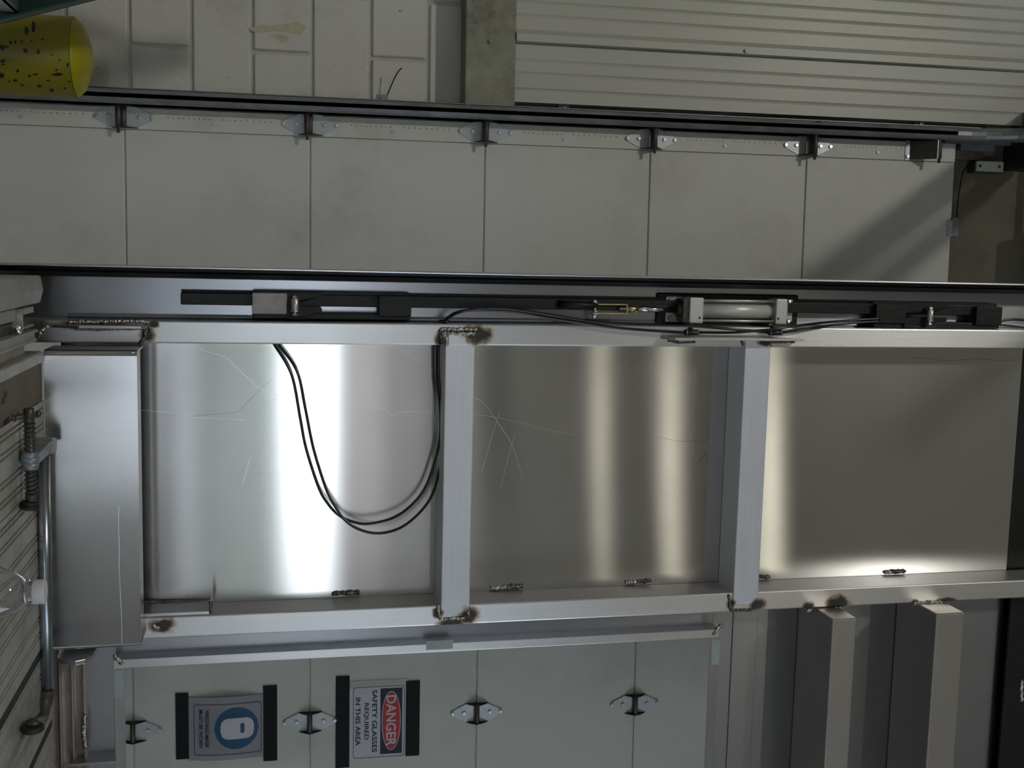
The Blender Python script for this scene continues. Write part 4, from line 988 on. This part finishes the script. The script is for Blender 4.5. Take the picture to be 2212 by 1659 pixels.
hu = du_(899, 65, ns)
p = pT(25, 905, ns-.03); q = pT(82, 896, ns+.03)
a = MB(); a.cyl((hu, p.y, p.z), (hu, q.y, q.z), .0055, 14); a.cyl((hu, p.y-.006, p.z-.003), (hu, p.y+.004, p.z+.002), .0085, 14, bev=.001); a.lathe([(0, -.007), (.0068, -.003), (.0075, 0), (.0068, .004), (0, .007)], (hu, q.y, q.z), 14); a.build('handle', M['dark'], pc)
j0, j1 = du_(975, 65, ns), du_(1014, 65, ns)
a = MB(); a.cyl((j0, ns, wsz), (j0+.010, ns, wsz), .0135, 16, r2=.017); a.cyl((j0+.010, ns, wsz), (j1-.014, ns, wsz), .017, 16); a.cyl((j1-.014, ns, wsz), (j1, ns, wsz), .017, 16, r2=.014)
q = pT(112, 985, np_); a.hexa([(j0+.003, ns, wsz+.016), (j1-.008, ns, wsz+.014), (j1-.008, ns, wsz-.010), (j0+.003, ns, wsz-.010), (j0+.0, np_+.01, wpz+.024), (j1-.006, np_+.01, wpz+.018), (j1-.006, np_+.01, wpz-.012), (j0+.0, np_+.01, wpz-.012)], .003)
a.prism([(j0-.004, np_-.018), (j0+.012, np_-.024), (j1-.004, np_-.018), (j1-.004, np_+.02), (j0+.004, np_+.022)], wpz-.012, wpz+.024, 'z', .003); a.build('jaw', M['zincd'], pc)
e0 = du_(1080, 65, ns)
a = MB(); a.cyl((e0-.012, ns, wsz), (e0+.004, ns, wsz), .0105, 18); a.build('collar', M['dark'], pc)
a = MB(); a.cyl((e0+.002, ns, wsz-.002), (e0+.009, ns, wsz-.003), .013, 20, r2=.018); a.cyl((e0+.009, ns, wsz-.003), (e0+.018, ns, wsz-.004), .020, 8, bev=.003); a.build('swivel_pad', M['darker'], pc)
e1 = du_(1495, 93, np_); dd = pT(70, 1573, n_at(70, 1573, WD+.0225))
a = MB(); a.tube(smooth_path([(e1-.004, np_, wpz-.004), (e1+.022, np_-.006, wpz-.008), (e1+.045, np_-.04, wpz-.012), (dd.x-.006, dd.y, dd.z)], 6), [.0165]*7+[.015]*6+[.013]*6, 14); a.build('foot_neck', M['dark'], pc)
a = MB(); a.cyl((dd.x-.006, dd.y, dd.z), (dd.x+.006, dd.y, dd.z), .022, 28, bev=.003); a.build('foot_disc', M['darker'], pc)

# ------------------------------------------------------------ water bottle on the deck
nb = 1.42; cap = pT(98, 1278, nb); base_n = nb
bt = thing('water_bottle', (cap.x, nb, WD), 'clear plastic water bottle with milky white cap on the deck', 'bottle', truck=True)
H = cap.z-WD
pr = [(.0005, .004), (.026, .002), (.0335, .006), (.036, .014), (.0362, H-.105), (.0368, H-.085), (.0358, H-.068), (.0325, H-.053), (.0265, H-.038), (.0195, H-.028), (.0142, H-.0225), (.0128, H-.019), (.0126, H-.004)]
a = MB(); a.lathe(pr+[(.0114, H-.004), (.0114, H-.019), (.0128, H-.0222), (.018, H-.0272), (.025, H-.037), (.031, H-.052), (.0343, H-.067), (.0353, H-.085), (.0347, H-.105), (.0345, .014), (.032, .008), (.0005, .0055)], (cap.x, nb, WD), 56); a.build('bottle_body', M['pet'], bt)
a = MB(); a.lathe([(.0128, H-.022), (.0165, H-.0215), (.0165, H-.0190), (.0128, H-.0185)], (cap.x, nb, WD), 40); a.build('neck_ring', M['pet'], bt)
a = MB(); a.lathe([(.0128, H-.0145), (.0148, H-.0145), (.0150, H-.0125), (.0150, H-.002), (.0142, H), (.012, H+.0006), (0, H+.0006)], (cap.x, nb, WD), 56); a.build('cap', M['cap'], bt)

# ------------------------------------------------------------ ceiling fixtures
def fixture(x0, x1, y, z, label):
    f = thing('strip_light', ((x0+x1)/2, y, z), label, 'lamp', 'strip lights under the ceiling')
    a = MB(); a.box(x0, x1, y-.06, y+.06, z, z+.06, .004); a.box((x0+x1)/2-.01, (x0+x1)/2+.01, y-.01, y+.01, z+.06, RZ); a.build('housing', M['shell'], f)
    for d in (-.035, .035):
        a = MB(); a.cyl((x0+.03, y+d, z-.02), (x1-.03, y+d, z-.02), .018, 10); a.build('tube', M['lamp'], f)
    return f
for i, (x0, x1, y) in enumerate(((.9, 3.3, -2.7), (.9, 3.3, -4.85), (.9, 3.3, -7.1), (.9, 3.3, -15), (-3.6, -1.2, -5.2), (-3.6, -1.2, -11))):
    fixture(x0, x1, y, 5.9, 'white twin tube strip light hanging under the workshop ceiling')
hb_ = thing('high_bay_lamp', (-2.35, -2.0, 6.9), 'round high-bay lamp hanging behind and above the camera', 'lamp')
a = MB(); a.lathe([(.03, .40), (.06, .38), (.07, .26), (.12, .22), (.24, .0), (.235, .0), (.115, .20), (0, .21)], (-2.35, -2.0, 6.9), 32); a.cyl((-2.35, -2.0, 7.28), (-2.35, -2.0, RZ), .01); a.build('reflector', M['shell'], hb_)
a = MB(); a.lathe([(0, -.02), (.1, -.012), (.19, .012), (0, .03)], (-2.35, -2.0, 6.9), 24); a.build('lamp_lens', M['bay'], hb_)
for x0, x1, lab in ((1.62, 2.56, 'narrow dark cabinet added unseen behind the camera to darken reflections'), (2.84, 4.7, 'wide dark cabinet added unseen behind the camera to darken reflections')):
    tc = thing('added_dark_cabinet', ((x0+x1)/2, -6.3, 0), lab, 'cabinet', 'dark cabinets added behind the camera for reflections')  # unseen dark boxes with drawers, added to darken the cover plate's reflection
    a = MB(); a.box(x0, x1, -6.6, -6.02, .1, 1.05, .01); a.box(x0+.05, x1-.05, -6.55, -6.1, 0, .1); a.build('cabinet_body', M['black'], tc)
    for k in range(4):
        a = MB(); a.box(x0+.03, x1-.03, -6.02, -6.0, .14+k*.22, .34+k*.22, .004); a.box(x0+.2, x1-.2, -6.0, -5.98, .30+k*.22, .32+k*.22, .004); a.build('drawer', M['darker'], tc)
for o in bpy.data.objects:
    if '_o' in o: del o['_o']
